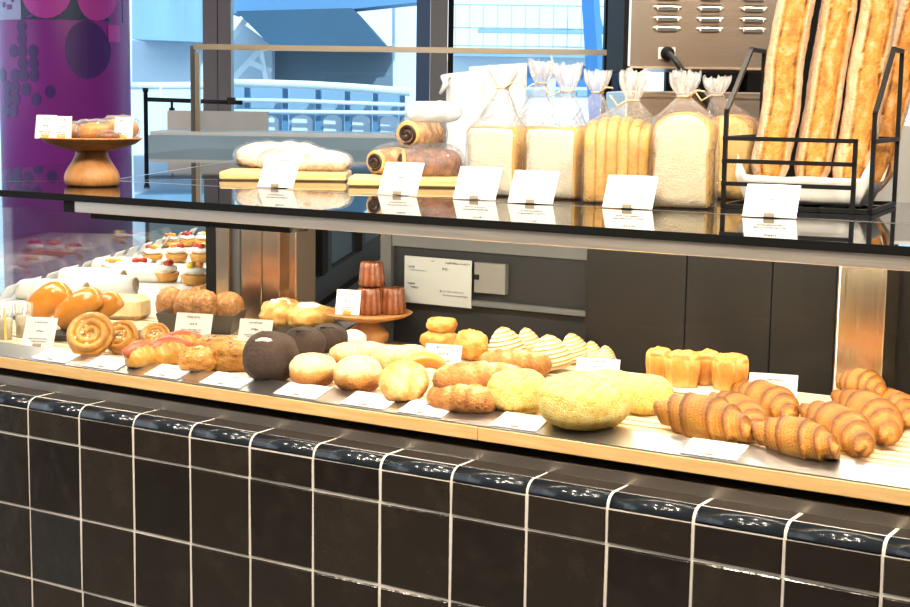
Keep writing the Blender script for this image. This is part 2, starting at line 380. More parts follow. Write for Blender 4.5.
def bag(rx, ry, h, hb, neck=.012, tuft=.055, seed=0, lean=(0, 0)):
    """clear bag: loose sleeve to hb, gathered at the neck at h, tuft above"""
    m = MB(); n = 40; rings = []; bk = []
    prof = [(0, .98, 0), (.004, 1.03, 0), (hb*.5, 1.04, 0), (hb*.96, 1.03, .02)]
    for k in range(1, 13):
        f = k/12; prof.append((hb*.96+(h-hb*.96)*f, 1.03+(-1.03)*f**.8*(1-neck/rx*0.9), .06+.3*f*f))
    for k in range(1, 8):
        f = k/7; prof.append((h+tuft*f, neck/rx*.9*0+.11*0+(neck/rx)*(1+1.5*math.sin(f*PI*.55)), .8+.4*f))
    for z, s, b in prof:
        s = max(s, neck/rx) if z >= hb else s
        f = 0 if z < hb*.9 else min(1, (z-hb*.9)/(h-hb*.9)); ring = []; bb = []
        for i in range(n):
            t = 2*PI*i/n; c, sn = math.cos(t), math.sin(t)
            q = 2/4.5*(1-f)+f; cx = math.copysign(abs(c)**q, c); sy = math.copysign(abs(sn)**q, sn)
            wr = 1+(.015+.30*f*(1 if z <= h else .8))*nz((c*2.5, sn*2.5, z*14), 1.5, seed)+(.03+.12*f)*math.sin(9*t+seed+z*20)*(.3+f)
            sc_ = s*wr
            zj = z+(max(0, z-h)/tuft)*.016*nz((c*4, sn*4, 0), 1.7, seed+2)
            ring.append((rx*cx*sc_+lean[0]*f, (ry+(rx-ry)*f)*sy*sc_+lean[1]*f, zj)); bb.append(b*max(0, .4+.9*abs(nz((c*3, sn*3, z*9), 2.2, seed))))
        rings.append(ring); bk.append(bb)
    return m.loft(rings, cap=(1, 0), bake=bk)
def wrap(rx, ry, h, seed=0, amp=.09):
    return bun(rx, ry, h, seed, amp, 3.2, lat=16, n=44, pw=3.0, bake=lambda p, z, t: .18*max(0, nz(p, 4, seed))+(.25 if z > .9 else 0))

# ------------------------------------------------------------------ price cards
def glyphs(mb, x0, z0, width, hgt, rng, y=-.0016):
    """rows of small unreadable print strokes"""
    x = x0
    while x < x0+width:
        cw = hgt*rng.uniform(.55, .9)
        for _ in range(3):
            a = rng.random()
            if a < .5: mb.box(x, y, z0+hgt*rng.random()*.8, x+cw, y+.0004, z0+hgt*rng.random()*.8+hgt*.14)
            else:
                xx = x+cw*rng.random()*.8; mb.box(xx, y, z0, xx+cw*.18, y+.0004, z0+hgt)
        x += cw*1.35
CARDN = [0]
def card(P, label, w=.092, h=.062, tilt=32, rz=FACE, group=None, clip=True, clipmat=None, lines=3):
    """leaning printed card with its small clip; the bottom edge rests at P"""
    CARDN[0] += 1; rng = random.Random(CARDN[0])
    root = empty('price_card', P, rz, label, 'price card', group)
    T = RX(-math.radians(tilt)) if True else None
    m = MB(); n = 6
    f = [( -w/2+w*i/n, -.0012-.0015*math.sin(PI*i/n)) for i in range(n+1)]
    vs = []; fs = []
    for x, y in f: vs += [(x, y, 0), (x, y, h), (x, y+.0014, h), (x, y+.0014, 0)]
    for i in range(n):
        a = i*4
        for k in range(4): fs.append((a+k, a+(k+1) % 4, a+4+(k+1) % 4, a+4+k))
    fs += [(0, 1, 2, 3), (n*4+3, n*4+2, n*4+1, n*4)]
    m.add(vs, fs); m.xf(T); m.obj('card_face', white_card, root)
    g = MB()
    rows = [(.80, .38, .004), (.50, .22, .0045), (.26, .60, .003), (.17, .45, .003)][:lines+1]
    for rz_, wd, hg in rows: glyphs(g, -w*wd/2, h*rz_, w*wd, hg, rng, y=-.0034)
    g.xf(T); g.obj('printed_text', ink, root)
    if clip:
        c = MB(); c.box(-.010, -.004, 0, .010, .004, .0095, bev=.0015); c.box(-.014, .001, 0, .014, .02+h*math.sin(math.radians(tilt))*.3, .003, bev=.001)
        c.obj('card_clip', clipmat or clip_m, root)
    return root
def flat_card(u0, u1, label, sx=1):
    """card lying on the sloping metal rail"""
    CARDN[0] += 1; rng = random.Random(CARDN[0])
    xa = on(u0, proj((0, .06, .9365))[1], 1, .058); 
    # find x of both ends on the rail's front edge
    def xat(u):
        lo, hi = -3.2, .5
        for _ in range(50):
            mm = (lo+hi)/2
            if proj((mm, .06, .937))[0] < u: lo = mm
            else: hi = mm
        return lo
    x0, x1 = xat(u0), xat(u1); w = x1-x0
    root = empty('price_card', ((x0+x1)/2, .0575, .9390), 0, label, 'price card')
    S = RX(math.atan2(.0155, .06))
    m = MB(); h = .057; m.box(-w/2, 0, 0, w/2, h, .0016); m.xf(S); m.obj('card_face', white_card, root)
    g = MB()
    for fy, wd, hg in ((.70, .3, .004), (.42, .5, .003), (.28, .42, .003)):
        t = MB(); glyphs(t, -w*wd/2, h*fy, w*wd, hg, rng, y=0); t.xf(Matrix(((1, 0, 0, 0), (0, 0, 1, 0), (0, 1, 0, .0017), (0, 0, 0, 1)))); g._join(t, None)
    g.xf(S); g.obj('printed_text', ink, root)
    c = MB(); c.box(-.008, .004, .0014, .008, .009, .0042, bev=.001); c.xf(S); c.obj('card_clip', clip_m, root)
    return root

# ================================================================== THE ROOM
def frame_at(P): return Matrix.Translation(P) @ RZ(yaw)
def vbox(u0, v0, u1, v1, w, t, name, mat, parent=None, bev=0, zbase=None, **k):
    """upright box facing the viewer's side of the hall, front at depth w"""
    a, b = dep(u0, (v0+v1)/2, w), dep(u1, (v0+v1)/2, w); zc0 = dep((u0+u1)/2, v1, w).z; zc1 = dep((u0+u1)/2, v0, w).z
    if zbase is not None: zc0 = zbase
    cx = (a+b)/2; W = (b-a).length
    m = MB(); m.box(-W/2, 0, zc0, W/2, t, zc1, bev=bev)
    if parent:
        m.xf(parent.matrix_basis.inverted() @ Matrix.Translation((cx.x, cx.y, 0)) @ RZ(yaw)); return m.obj(name, mat, parent, **k)
    return m.obj(name, mat, None, loc=(cx.x, cx.y, 0), rz=yaw, **k)
def rootv(name, u, w, label, cat, **k):
    p = dep(u, 200, w); return empty(name, (p.x, p.y, 0), yaw, label, cat, **k)
floor_m = plain('floor_stone', (.30, .29, .28), .35, var=.15, vscale=3)
ceil_m = plain('ceiling_white', (.72, .70, .67), .8)
wall_m = plain('wall_plaster', (.40, .38, .36), .7, var=.06, vscale=3)
def S(o): o['kind'] = 'structure'; return o
WW = 9.2                                                            # depth of the window wall
C0 = CAM + FH*0; 
def hall(mb, r0, f0, z0, r1, f1, z1):                               # a box given along the hall's own axes from the camera's foot
    t = MB(); t.box(r0, f0, z0, r1, f1, z1); t.xf(Matrix.Translation((CAM.x, CAM.y, 0)) @ RZ(yaw)); mb._join(t, None); return mb
S(hall(MB(), -8, -6, -.1, 8, WW+.3, 0).obj('floor', floor_m))
S(hall(MB(), -8, -6, 3.6, 8, WW+.3, 3.7).obj('ceiling', ceil_m))
S(hall(MB(), 3.2, -6, 0, 3.3, WW+.3, 3.6).obj('wall_right', wall_m))
S(hall(MB(), -8, -3.2, 0, 3.2, -3.1, 3.6).obj('wall_front', plain('wall_dark', (.19, .175, .165), .7)))
S(hall(MB(), -6.1, -3.2, 0, -6, 2.4, 3.6).obj('wall_left', MATS['wall_dark']))
# window wall: mullions, glass
mull_m = plain('mullion_grey', (.27, .25, .245), .45); mull_blue = plain('mullion_blue', (.03, .10, .24), .4)
wr = tag(rootv('window_1', 300, WW, None, None), kind='structure')
for n_, (u0, u1, mt) in enumerate(((203, 217.3, mull_m), (218.2, 231, mull_m), (430, 447, mull_m), (447.6, 453, black_m), (416, 429.5, mull_blue), (604, 612, black_m), (613, 640, mull_blue))):
    S(vbox(u0, -190, u1, 330, WW, .12, 'mullion', mt, wr))
def pane(u0, u1): S(vbox(u0, -190, u1, 330, WW+.04, .006, 'pane', window_glass, wr))
pane(-700, 203); pane(231, 416); pane(453, 604); pane(640, 1300)
S(vbox(-700, 332, 1300, 362, WW, .12, 'sill', mull_m, wr))

# purple column with its poster
pc = dep(68, 200, 8.5); R_ = 63*8.5/FPX
col = empty('poster_column', (pc.x, pc.y, 0), yaw, 'purple poster wrapped round column beyond the left end of the counter', 'column')
purple = plain('poster_purple', (.27, .02, .29), .4, var=.12, vscale=4); pdark = plain('poster_dark', (.07, .014, .17), .4); pblue = plain('poster_pale_blue', (.42, .45, .72), .4)
pmag = plain('poster_magenta', (.56, .05, .42), .4); ppetrol = plain('poster_petrol', (.03, .05, .12), .4); plil = plain('poster_edge', (.50, .42, .80), .4)
m = MB(); m.lathe([(R_, 0), (R_, 3.6)], 64); m.obj('poster', purple, col)
def zc(v): return dep(68, v, 8.5-R_).z
def patch(pts, r, name, mat):                                        # pts: (px u, px v) polygon on the front of the column
    vs = []
    for u, v in pts:
        x = max(-.985, min(.985, (u-68)/64)); a = math.asin(x); vs.append((r*math.sin(a), -r*math.cos(a), zc(v)))
    return vs, [tuple(range(len(vs)))]
def circ(u, v, ru, rv=None, n=20): return [(u+ru*math.cos(2*PI*i/n), v+(rv or ru)*math.sin(2*PI*i/n)) for i in range(n)]
def patches(polys, name, mat, k):
    m = MB()
    for q in polys:                                                  # fan with rings so the patch follows the curve
        cu = sum(p[0] for p in q)/len(q); cv = sum(p[1] for p in q)/len(q); n = len(q); vs = []; fs = []
        for s_ in (0.001, .25, .5, .75, 1):
            for u, v in q:
                x = max(-.99, min(.99, (cu+(u-cu)*s_-68)/64)); a = math.asin(x); r = R_+.002*k; vs.append((r*math.sin(a), -r*math.cos(a), zc(cv+(v-cv)*s_)))
        for j in range(4):
            for i in range(n): fs.append((j*n+i, j*n+(i+1) % n, (j+1)*n+(i+1) % n, (j+1)*n+i))
        m.add(vs, fs)
    return m.obj(name, mat, col)
def strip(u0, v0, u1, v1, nn=10): return [(u0+(u1-u0)*i/nn, v0) for i in range(nn+1)] + [(u1-(u1-u0)*i/nn, v1) for i in range(nn+1)]
patches([strip(43, -40, 130, 21)], 'poster_band', ppetrol, 1)
patches([circ(67, -6, 24, 26), circ(111, -6, 16, 27)], 'poster_circle', pmag, 2)
patches([strip(6, -30, 42, 21)], 'poster_block', pblue, 1)
patches([circ(103, 50, 19, 29)], 'poster_disc', pdark, 1)
dots = [(42, 28), (42, 40), (32, 52), (42, 52), (54, 52), (42, 64), (54, 64), (33, 76), (43, 76), (54, 76), (16, 76), (23, 88), (33, 88), (45, 90), (23, 100), (33, 100), (56, 100), (70, 92), (20, 112), (30, 112)]
patches([circ(u, v, 5.4, 6.6, 12) for u, v in dots], 'poster_dots', pdark, 1)
patches([circ(14, 3, 2, 3, 8), circ(22, 6, 2.5, 3, 8), circ(33, 2, 2, 2.5, 8), strip(26, 6, 32, 11, 3)], 'poster_speckle', purple, 2)
patches([strip(120, 24, 128, 41, 3)], 'poster_square', pmag, 2)

# belt barrier, low partition
bar_ = rootv('barrier_stand', 147, 7.6, 'thin black barrier post with a horizontal arm by the window', 'barrier')
p0 = dep(147, 150, 7.6)
m = MB(); m.lathe([(.13, 0), (.13, .012), (.011, .03), (.011, dep(147, 92, 7.6).z), (.015, dep(147, 91.5, 7.6).z), (.015, dep(147, 90, 7.6).z+.01)], 20)
m.obj('post', black_metal, bar_)
zz = dep(195, 100, 7.6).z; m = MB(); m.tube([(0, 0, zz), ((243-147)*7.6/FPX, 0, zz-.01)], .011, 8); m.obj('arm', black_metal, bar_)
m = MB(); x = 26*7.6/FPX; m.bar((x, 0, zz), (x, 0, zz-.04), .012); m.box(x-.014, -.003, zz-.13, x+.014, .003, zz-.04); m.obj('hanger', black_metal, bar_)
m = MB(); x = 85*7.6/FPX; m.box(x-.02, -.02, zz-.02, x+.02, .02, zz+.015); m.obj('arm_clamp', black_metal, bar_)
vbox(168, 111, 268, 250, 7.0, .03, 'low_partition', plain('partition', (.52, .50, .52), .5), label='pale grey low partition panel behind the glass guard, left of the mullion', cat='partition')

# ------------------------------------------------------------------ outside the windows
conc = plain('outside_concrete', (.62, .68, .74), .8, var=.12, vscale=1.2)
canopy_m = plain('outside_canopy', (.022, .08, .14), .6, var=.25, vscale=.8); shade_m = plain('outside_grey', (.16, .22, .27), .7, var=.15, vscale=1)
white_m = plain('outside_white', (.80, .84, .88), .7); blue_m = plain('outside_blue', (.10, .25, .42), .5); pane_m = plain('outside_pane', (.30, .44, .58), .3); midblue = plain('outside_midblue', (.06, .22, .50), .5)
S(hall(MB(), -30, WW+.6, -.5, 30, 40, -.4).obj('trim_1', plain('outside_ground', (.45, .47, .5), .8)))
W1 = 13.0
br = rootv('footbridge', 330, W1, 'white footbridge railing with arched pale panels outside the middle window', 'bridge')
pts = [(231, 83), (300, 85), (360, 88), (406, 92)]
def tubepx(pts, w, r, name, mat, par):
    m = MB(); inv = par.matrix_basis.inverted(); m.tube([inv @ dep(u, v, w) for u, v in pts], r, 8); return m.obj(name, mat, par)
tubepx([(225, 83), (262, 83.5), (310, 85), (360, 88), (410, 92)], W1-.25, .035, 'handrail', white_m, br)
tubepx([(225, 100), (300, 101), (406, 105)], W1-.2, .018, 'rail', white_m, br); tubepx([(225, 111), (300, 112), (406, 113)], W1-.2, .018, 'rail', white_m, br)
for i, u in enumerate((247, 285, 318, 347, 375, 402)): vbox(u-2.6, 85+i*1.3, u+2.6, 170, W1-.12, .08, 'bridge_post', blue_m, br)
for i, (u0, u1) in enumerate(((229, 244), (250, 282), (289, 315), (321, 344), (350, 372), (378, 400))):
    vbox(u0, 86+i, u1, 170, W1+.1, .04, 'panel', pane_m, br)
    m = MB(); inv = br.matrix_basis.inverted(); a = (u0+u1)/2; ww = (u1-u0)*.40
    poly = [(a-ww, 150), (a-ww, 121)] + [(a-ww*math.cos(PI*k/8), 121-6*math.sin(PI*k/8)) for k in range(1, 8)] + [(a+ww, 121), (a+ww, 150)]
    f_ = [inv @ dep(u, v, W1+.07) for u, v in poly]; b_ = [p+Vector((0, .03, 0)) for p in f_]
    m.loft([f_, b_], flat=True); m.obj('arched_panel', white_m, br)
vbox(415, 60, 431, 100, W1, .3, 'planter', midblue, label='dark blue shape beside the right end of the footbridge', cat='planter') if False else None
def slab(poly, w, t, name, mat, label, cat, kind=None):
    m = MB(); f_ = [dep(u, v, w) for u, v in poly]; b_ = [p+FH*t for p in f_]; m.loft([f_, b_], flat=True)
    c = sum(f_, Vector())/len(f_); m.xf(Matrix.Translation(-c)); return m.obj(name, mat, None, label, cat, kind=kind, loc=c)
slab([(236, 11), (352, 8), (386, 46), (271, 46)], 17, 1.5, 'canopy', canopy_m, 'dark blue slanting canopy seen through the middle window', 'canopy')
slab([(231, -60), (420, -60), (420, 2), (352, 9), (240, 12), (231, 14)], 17.4, .6, 'roof_soffit', plain('outside_soffit', (.10, .24, .42), .7), 'blue soffit above the slanting canopy outside', 'roof')
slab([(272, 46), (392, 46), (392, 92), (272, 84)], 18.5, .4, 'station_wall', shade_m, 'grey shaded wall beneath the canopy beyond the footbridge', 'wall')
slab([(232, 80), (232, 33), (242, 24), (272, 46), (272, 82)], 18.2, .3, 'gable_wall', plain('outside_pale', (.52, .60, .68), .7), 'pale gable wall left of the canopy outside the window', 'wall')
m = MB(); 
for a, b in (((232, 80), (262, 48)), ((262, 48), (268, 82)), ((250, 62), (268, 70)), ((232, 38), (244, 22))): m.bar(dep(*a, 17.8), dep(*b, 17.8), .07)
m.obj('brace_frame', white_m, None, 'white diagonal bracing in front of the pale gable wall', 'frame')
slab([(392, 0), (420, -10), (420, 95), (392, 92)], 18.8, .3, 'pale_pillar', white_m, 'white pillar outside at the right edge of the middle window', 'pillar')
# left window: grey-blue tank above a pale wall
slab([(132, -60), (203, -60), (203, 42), (132, 39)], 15, 1.0, 'upper_wall', plain('outside_tank', (.22, .37, .50), .6, var=.3, vscale=1.5, stretch=(3, 3, .3)), 'grey blue upper wall outside, right of the purple column', 'wall')
slab([(132, 40), (203, 43), (203, 160), (132, 160)], 15.6, .4, 'lower_wall', plain('outside_pale_wall', (.66, .74, .80), .7, var=.06), 'pale lower wall outside, right of the purple column', 'wall')
o = rootv('outdoor_rail', 165, 14.2, 'white horizontal rail outside, right of the purple column', 'rail'); tubepx([(130, 86), (203, 85.5)], 14.2, .035, 'rail_bar', white_m, o); vbox(160, 86, 162, 160, 14.2, .04, 'rail_post', white_m, o)
# right window: pale fence, building with a strip of windows
bd = rootv('outdoor_building', 530, 20, 'white building with a strip of blue windows outside the right window', 'building')
vbox(440, 55, 660, 150, 20, 1.5, 'wall', white_m, bd)
for u0 in (527, 556, 577): vbox(u0, 66, u0+20, 87, 19.95, .04, 'window', midblue, bd)
for u0 in (527, 556, 577): vbox(u0, 90, u0+20, 96, 19.95, .04, 'window', pane_m, bd)
vbox(453, 50, 608, 57, 19.6, .3, 'cornice', pane_m, bd)
fe = rootv('outdoor_fence', 530, 15, 'pale mesh fence outside the right window', 'fence')
for u in list(range(455, 606, 14)): vbox(u, 5, u+.7, 56, 15, .02, 'picket', pane_m, fe)
for v in (5, 28, 46): vbox(453, v, 606, v+1.0, 15.03, .02, 'fence_rail', pane_m, fe)
m = MB(); m.bar(dep(590, -10, 14.5), dep(609, 300, 14.5), .13); m.bar(dep(588, -5, 14.6), dep(597, 30, 14.6), .10); m.obj('leaning_post', midblue, None, 'bright blue slanting post outside the right window', 'post')
vbox(478, 28, 590, 33, 16, .2, 'sign_beam', pane_m, label='pale blue beam across the yard outside the right window', cat='beam')

plinth_m = brushed('plinth_steel', (.62, .56, .49), .40, (1, 60, 60), .08)
# ------------------------------------------------------------------ counter of black tiles
X0, X1 = -3.05, .35
base = empty('tiled_counter', (0, 0, 0), 0, 'counter base faced with black glazed tiles and pale grout', 'counter')
m = MB(); m.box(X0, -.0044, 0, X1, .115, .8455); m.box(X0, .0205, .8455, X1, .072, .8685); m.profile_x([(.0205, .8455)]+[(.0205-.0237*math.cos(PI/2*k/8), .8455+.0228*math.sin(PI/2*k/8)) for k in range(9)], X0, X1); m.obj('grout_bed', grout_m, base)
gx = [-.7286-.1502*k for k in range(-8, 17)]; gx.sort(); g = .0052
zs = [(.7885, .8438), (.6335, .7833), (.4785, .6283), (.3235, .4733), (.1685, .3183), (.0135, .1633)]
t = MB(); rng = random.Random(3)
for i in range(len(gx)-1):
    for z0, z1 in zs:
        a, b = gx[i]+g/2, gx[i+1]-g/2
        if b < X0: continue
        j = lambda s_=.0009: rng.uniform(-s_, s_)
        front = [(a+j(), -.005+j(), z0+j()), (b+j(), -.005+j(), z0+j()), (b+j(), -.005+j(), z1+j()), (a+j(), -.005+j(), z1+j())]
        cx, cz = (a+b)/2, (z0+z1)/2
        inn = [(p[0]+(cx-p[0])*.03, p[1]-.0025, p[2]+(cz-p[2])*.03) for p in front]
        back = [(p[0], .006, p[2]) for p in front]
        t.loft([back, front, inn], bake=rng.random(), flat=True)
t.obj('tile_facing', tile_m, base)
t = MB(); tt = MB(); rows = 10
for i in range(len(gx)-1):
    a, b = gx[i]+g/2+.0004, gx[i+1]-g/2-.0004
    if b < X0: continue
    dy, dz = rng.uniform(-.0008, .0008), rng.uniform(-.0006, .0006)
    prof = [(.02, .848)] + [(.0195-.0245*math.cos(PI/2*k/8)+dy, .8465+.0225*math.sin(PI/2*k/8)+dz) for k in range(9)] + [(.0195, .848)]
    t.profile_x(prof[1:-1] + [(.0195, .848)], a, b, flat=False)
    tt.box(a, .0225, .858, b, .0705, .8695+dz, bake=rng.random(), bev=.0012)
t.obj('bullnose_trim', bull_m, base); tt.obj('top_tiles', ttop_m, base)
m = MB(); m.box(X0, .0735, .846, X1, .086, .8895, bev=.002); m.box(X0, .08, .8835, X1, .13, .8893); m.obj('steel_plinth', plinth_m, base)
# side wing of the base, out of the direct view but reflected
def wing(mb, t0, n0, z0, t1, n1, z1):
    q = MB(); q.prism([tuple((K+WD*a+WN*b).xy) for a, b in ((t0, n0), (t1, n0), (t1, n1), (t0, n1))], z0, z1); mb._join(q, None); return mb
wing(MB(), .15, .02, 0, 2.68, .7, .90).obj('wing_base', black_m, base)

# ------------------------------------------------------------------ the showcase
case = empty('bread_showcase', (0, 0, 0), 0, 'glass topped bread showcase with slatted wooden deck on the tiled counter', 'display case')
m = MB(); m.box(X0, .125, .889, X1, .66, .9125); m.obj('recess', black_m, case)
m = MB(); m.box(X0+.03, .07, .911, X1, .74, .9325); wing(m, .05, -.04, .911, 2.68, .72, .9325); m.obj('deck_board', woodmat('deck_wood', (.34, .19, .07), (.46, .27, .11)), case)
sj = on(478, 448, 1, .055).x
for a, b in ((X0+.03, sj-.0006), (sj+.0006, X1)):
    m = MB(); m.box(a, .052, .910, b, .0695, .9345, bev=.0012); m.obj('oak_edge', oak, case)
m = MB(); m.profile_x([(.0535, .9347), (.0535, .9372), (.112, .953), (.114, .953), (.114, .9325), (.07, .9327)], X0+.03, X1); m.obj('price_rail', steel_bright, case)
m = MB()
for k in range(15):
    y = .120+k*.0365; m.box(X0+.1+y*.2, y, .9322, X1, y+.0215, DZ, bev=.002)
m.obj('slats', slat_m, case)
m = MB(); wing(m, .35, .0, .9322, 2.6, .62, DZ-.004); m.obj('wing_shelf', plain('wing_shelf_white', (.86, .83, .76), .5), case)
# glass top: three smoked pieces meeting at the mitre
zt0, zt1 = SZ-.014, SZ
def poly_obj(pts, z0, z1, name, mat):
    q = MB(); q.prism([(p.x, p.y) for p in pts], z0, z1); return q.obj(name, mat, case)
ang = Vector((1-.447, .894, 0)).normalized()
def mit(d): return K + ang*(d/ang.y)
def wseg(d, t): return mit(d) + WD*t
E_ = .0015; SD = .44
J0 = mit(0); J1 = mit(SD); J2 = mit(1.06)
poly_obj([J0+Vector((E_, 0, 0)), Vector((X1, .12, 0)), Vector((X1, .12+SD, 0)), J1+Vector((E_, 0, 0))], zt0, zt1, 'front_glass_top', black_glass)
poly_obj([J1+Vector((E_, .004, 0)), Vector((X1, .12+SD+.004, 0)), Vector((X1, 1.18, 0)), J2+Vector((E_, 0, 0))], zt0, zt1, 'rear_glass_top', top_glass)
poly_obj([J0-Vector((E_, 0, 0)), J1-Vector((E_, 0, 0)), J1+WD*2.66, J0+WD*2.7], zt0, zt1, 'wing_front_top', black_glass)
poly_obj([J1+WN*.004, J2-Vector((E_, 0, 0)), J2+WD*2.6, J1+WD*2.66+WN*.004], zt0, zt1, 'wing_rear_top', top_glass)
q = MB(); q.prism([tuple(p.xy) for p in (J0-WD*0+Vector((0, -.0012, 0)), Vector((X1, .1188, 0)), Vector((X1, .1198, 0)), J0+Vector((0, -.0002, 0)))], zt0-.0006, zt1-.0002); q.obj('edge_band', black_m, case)
m = MB(); m.box(J1.x, .12+SD-.003, zt0, X1, .12+SD+.005, zt1+.0006)
q = MB(); q.prism([tuple(p.xy) for p in (J1, J1+WN*.004, J1+WN*.004+WD*2.66, J1+WD*2.66)], zt0, zt1+.0006); m._join(q, None)
q = MB(); q.prism([tuple(p.xy) for p in (J0-Vector((E_, 0, 0)), J0+Vector((E_, 0, 0)), J2+Vector((E_, 0, 0)), J2-Vector((E_, 0, 0)))], zt0, zt1+.0004); m._join(q, None)
m.obj('seam_strip', steel_bright, case)
# beam, light bar, front glass
xl = on(65, 210, 1, .125).x
m = MB(); m.box(xl, .124, 1.2545, X1, .154, zt0, bev=.0015); m.obj('front_beam', beam_m, case)
m = MB(); m.box(xl-.002, .1235, 1.254, xl+.03, .26, zt0-.0005); m.box(xl, .20, 1.235, xl+.55, .26, 1.247); m.obj('beam_bracket', black_m, case)
m = MB(); m.box(xl+.03, .205, 1.2475, X1, .235, 1.256); led = m.obj('light_bar', led_m, case)
m = MB(); m.box(-2.955, .128, .934, X1, .134, 1.2545 if False else 1.254); m.obj('front_glass', glass_m, case)
q = MB(); q.prism([tuple((K+WD*a+WN*b).xy) for a, b in ((.03, .012), (2.64, .012), (2.64, .018), (.03, .018))], .934, zt0); q.obj('wing_glass', glass_m, case)
# steel posts at the back of the deck
def post_px(u0, u1, y0, y1, name, mat, z0=.934, zt=None):
    xa = on(u0, 330, 1, y0).x; xb = on(u1, 330, 1, y0).x
    q = MB(); q.box(xa, y0, z0, xb, y1, zt or zt0, bev=.002); return q.obj(name, mat, case), xa, xb
post_px(835, 884, .655, .75, 'steel_post', post_m)
post_px(836.5, 838, .653, .656, 'post_edge', white_m)
for u0, u1, y0, y1, mt in ((206, 216, .74, .80, black_m), (216, 229, .72, .80, steel_v), (229, 240.5, .735, .80, dark_frame), (241, 261.5, .70, .80, steel_v), (262, 279.5, .70, .80, steel_v), (280, 296, .72, .80, steel_v)):
    post_px(u0, u1, y0, y1, 'corner_post' if mt is steel_v else 'gasket_strip', mt)
# back wall of the case: dark panels right, framed sliding door left of them
xe = [on(u, 330, 1, .70).x for u in (584, 684.5, 770, 835)]
for a, b in zip(xe[:-1], xe[1:]):
    q = MB(); q.box(a+.0015, .70, .934, b-.0015, .72, zt0, bev=.001); q.obj('back_panel', dark_panel, case)
q = MB(); q.box(xe[-1], .76, .934, X1, .78, zt0); q.obj('back_panel', dark_panel, case)
xd0, xd1 = on(382, 300, 1, .74).x, xe[0]
def zd(u, v): return on(u, v, 1, .74).z
slide = MB(); slide.box(xd0, .745, .934, xd1, .755, zt0); slide.obj('rear_door', plain('rear_door_dark', (.022, .023, .025), .35, spec=.3, var=.2, vscale=3), case)
q = MB(); za = zd(480, 252); q.box(xd0, .735, za, xd1, .75, za+.035); q.obj('door_rail', grey_frame, case)
q = MB(); za = zd(480, 303); q.box(xd0, .728, za-.006, xd1, .75, za+.006); q.obj('door_rail', grey_frame, case)
q = MB(); q.box(xd0, .732, .934, xd0+.03, .75, zt0); q.obj('door_stile', dark_frame, case)
q = MB(); q.box(on(474, 280, 1, .73).x, .731, zd(490, 293), on(505, 280, 1, .73).x, .745, zd(490, 263)); q.obj('door_plate', plain('door_plate', (.17, .165, .155), .5), case)
q = MB(); qx = on(476.5, 277, 1, .73).x; q.box(qx-.006, .728, zd(478, 279), qx+.006, .732, zd(478, 274)); q.obj('door_lock', black_m, case)
# staff-side sliding doors of the wing, seen through the gap between post and rear door
sd = empty('wing_rear_doors', (0, 0, 0), 0, 'grey framed sliding glass doors at the back of the case, right of the steel corner posts', 'sliding doors')
D0 = Vector((-2.47, .93, 0)); sg = plain('door_glass_dark', (.05, .075, .10), .06, spec=.7)
def dr(t0, t1, z0, z1, n0, n1, name, mat):
    q = MB(); q.prism([tuple((D0+WD*a+WN*b).xy) for a, b in ((t0, n0), (t1, n0), (t1, n1), (t0, n1))], z0, z1); return q.obj(name, mat, sd)
dr(-.02, 2.2, .90, .975, 0, .03, 'bottom_rail', grey_frame); dr(-.02, 2.2, 1.235, 1.27, 0, .03, 'top_rail', black_m)
for t0 in (-.02, .52, .62, 1.3): dr(t0, t0+.06, .975, 1.22, .0, .035, 'stile', grey_frame if t0 != .52 else black_m)
dr(.04, 1.3, .975, 1.22, .01, .016, 'door_pane', sg)
S_ = empty('staff_unit', (0, 0, 0), 0, 'dark staff side counter unit behind the case doors', 'counter')
q = MB(); q.prism([tuple((D0+WD*a+WN*b).xy) for a, b in ((-.5, .06), (2.2, .06), (2.2, .12), (-.5, .12))], 0, .90); q.obj('unit_front', dark_frame, S_)

# back counter at the far end with its glass guard
WG = 6.3
bc = rootv('back_counter', 400, WG, 'far counter top carrying the bronze framed glass guard', 'counter')
vbox(150, 136.5, 900, 140, WG, .5, 'counter_top', plain('counter_pale', (.50, .52, .54), .25), bc); vbox(150, 140, 900, 420, WG+.02, .45, 'counter_body', plain('counter_reflection_blue', (.20, .30, .40), .3), bc)  # blue of the window's reflection is put into the body colour
ZG = dep(525, 136.5, WG).z+.001
gd = rootv('glass_guard', 410, WG, 'bronze framed clear glass guard standing on the far counter', 'glass guard')
vbox(193.5, 47, 640, 52.5, WG+.03, .03, 'top_tube', gold_m, gd); vbox(195, 52, 199.5, 136.5, WG+.03, .03, 'upright', gold_m, gd, zbase=ZG); vbox(190.5, 46, 195, 136.5, WG+.06, .03, 'upright', dark_frame, gd, zbase=ZG); vbox(636, 52, 640, 136.5, WG+.03, .03, 'upright', gold_m, gd, zbase=ZG)
vbox(199.5, 52.5, 636, 136.5, WG+.045, .006, 'guard_pane', glass_m, gd, zbase=ZG)

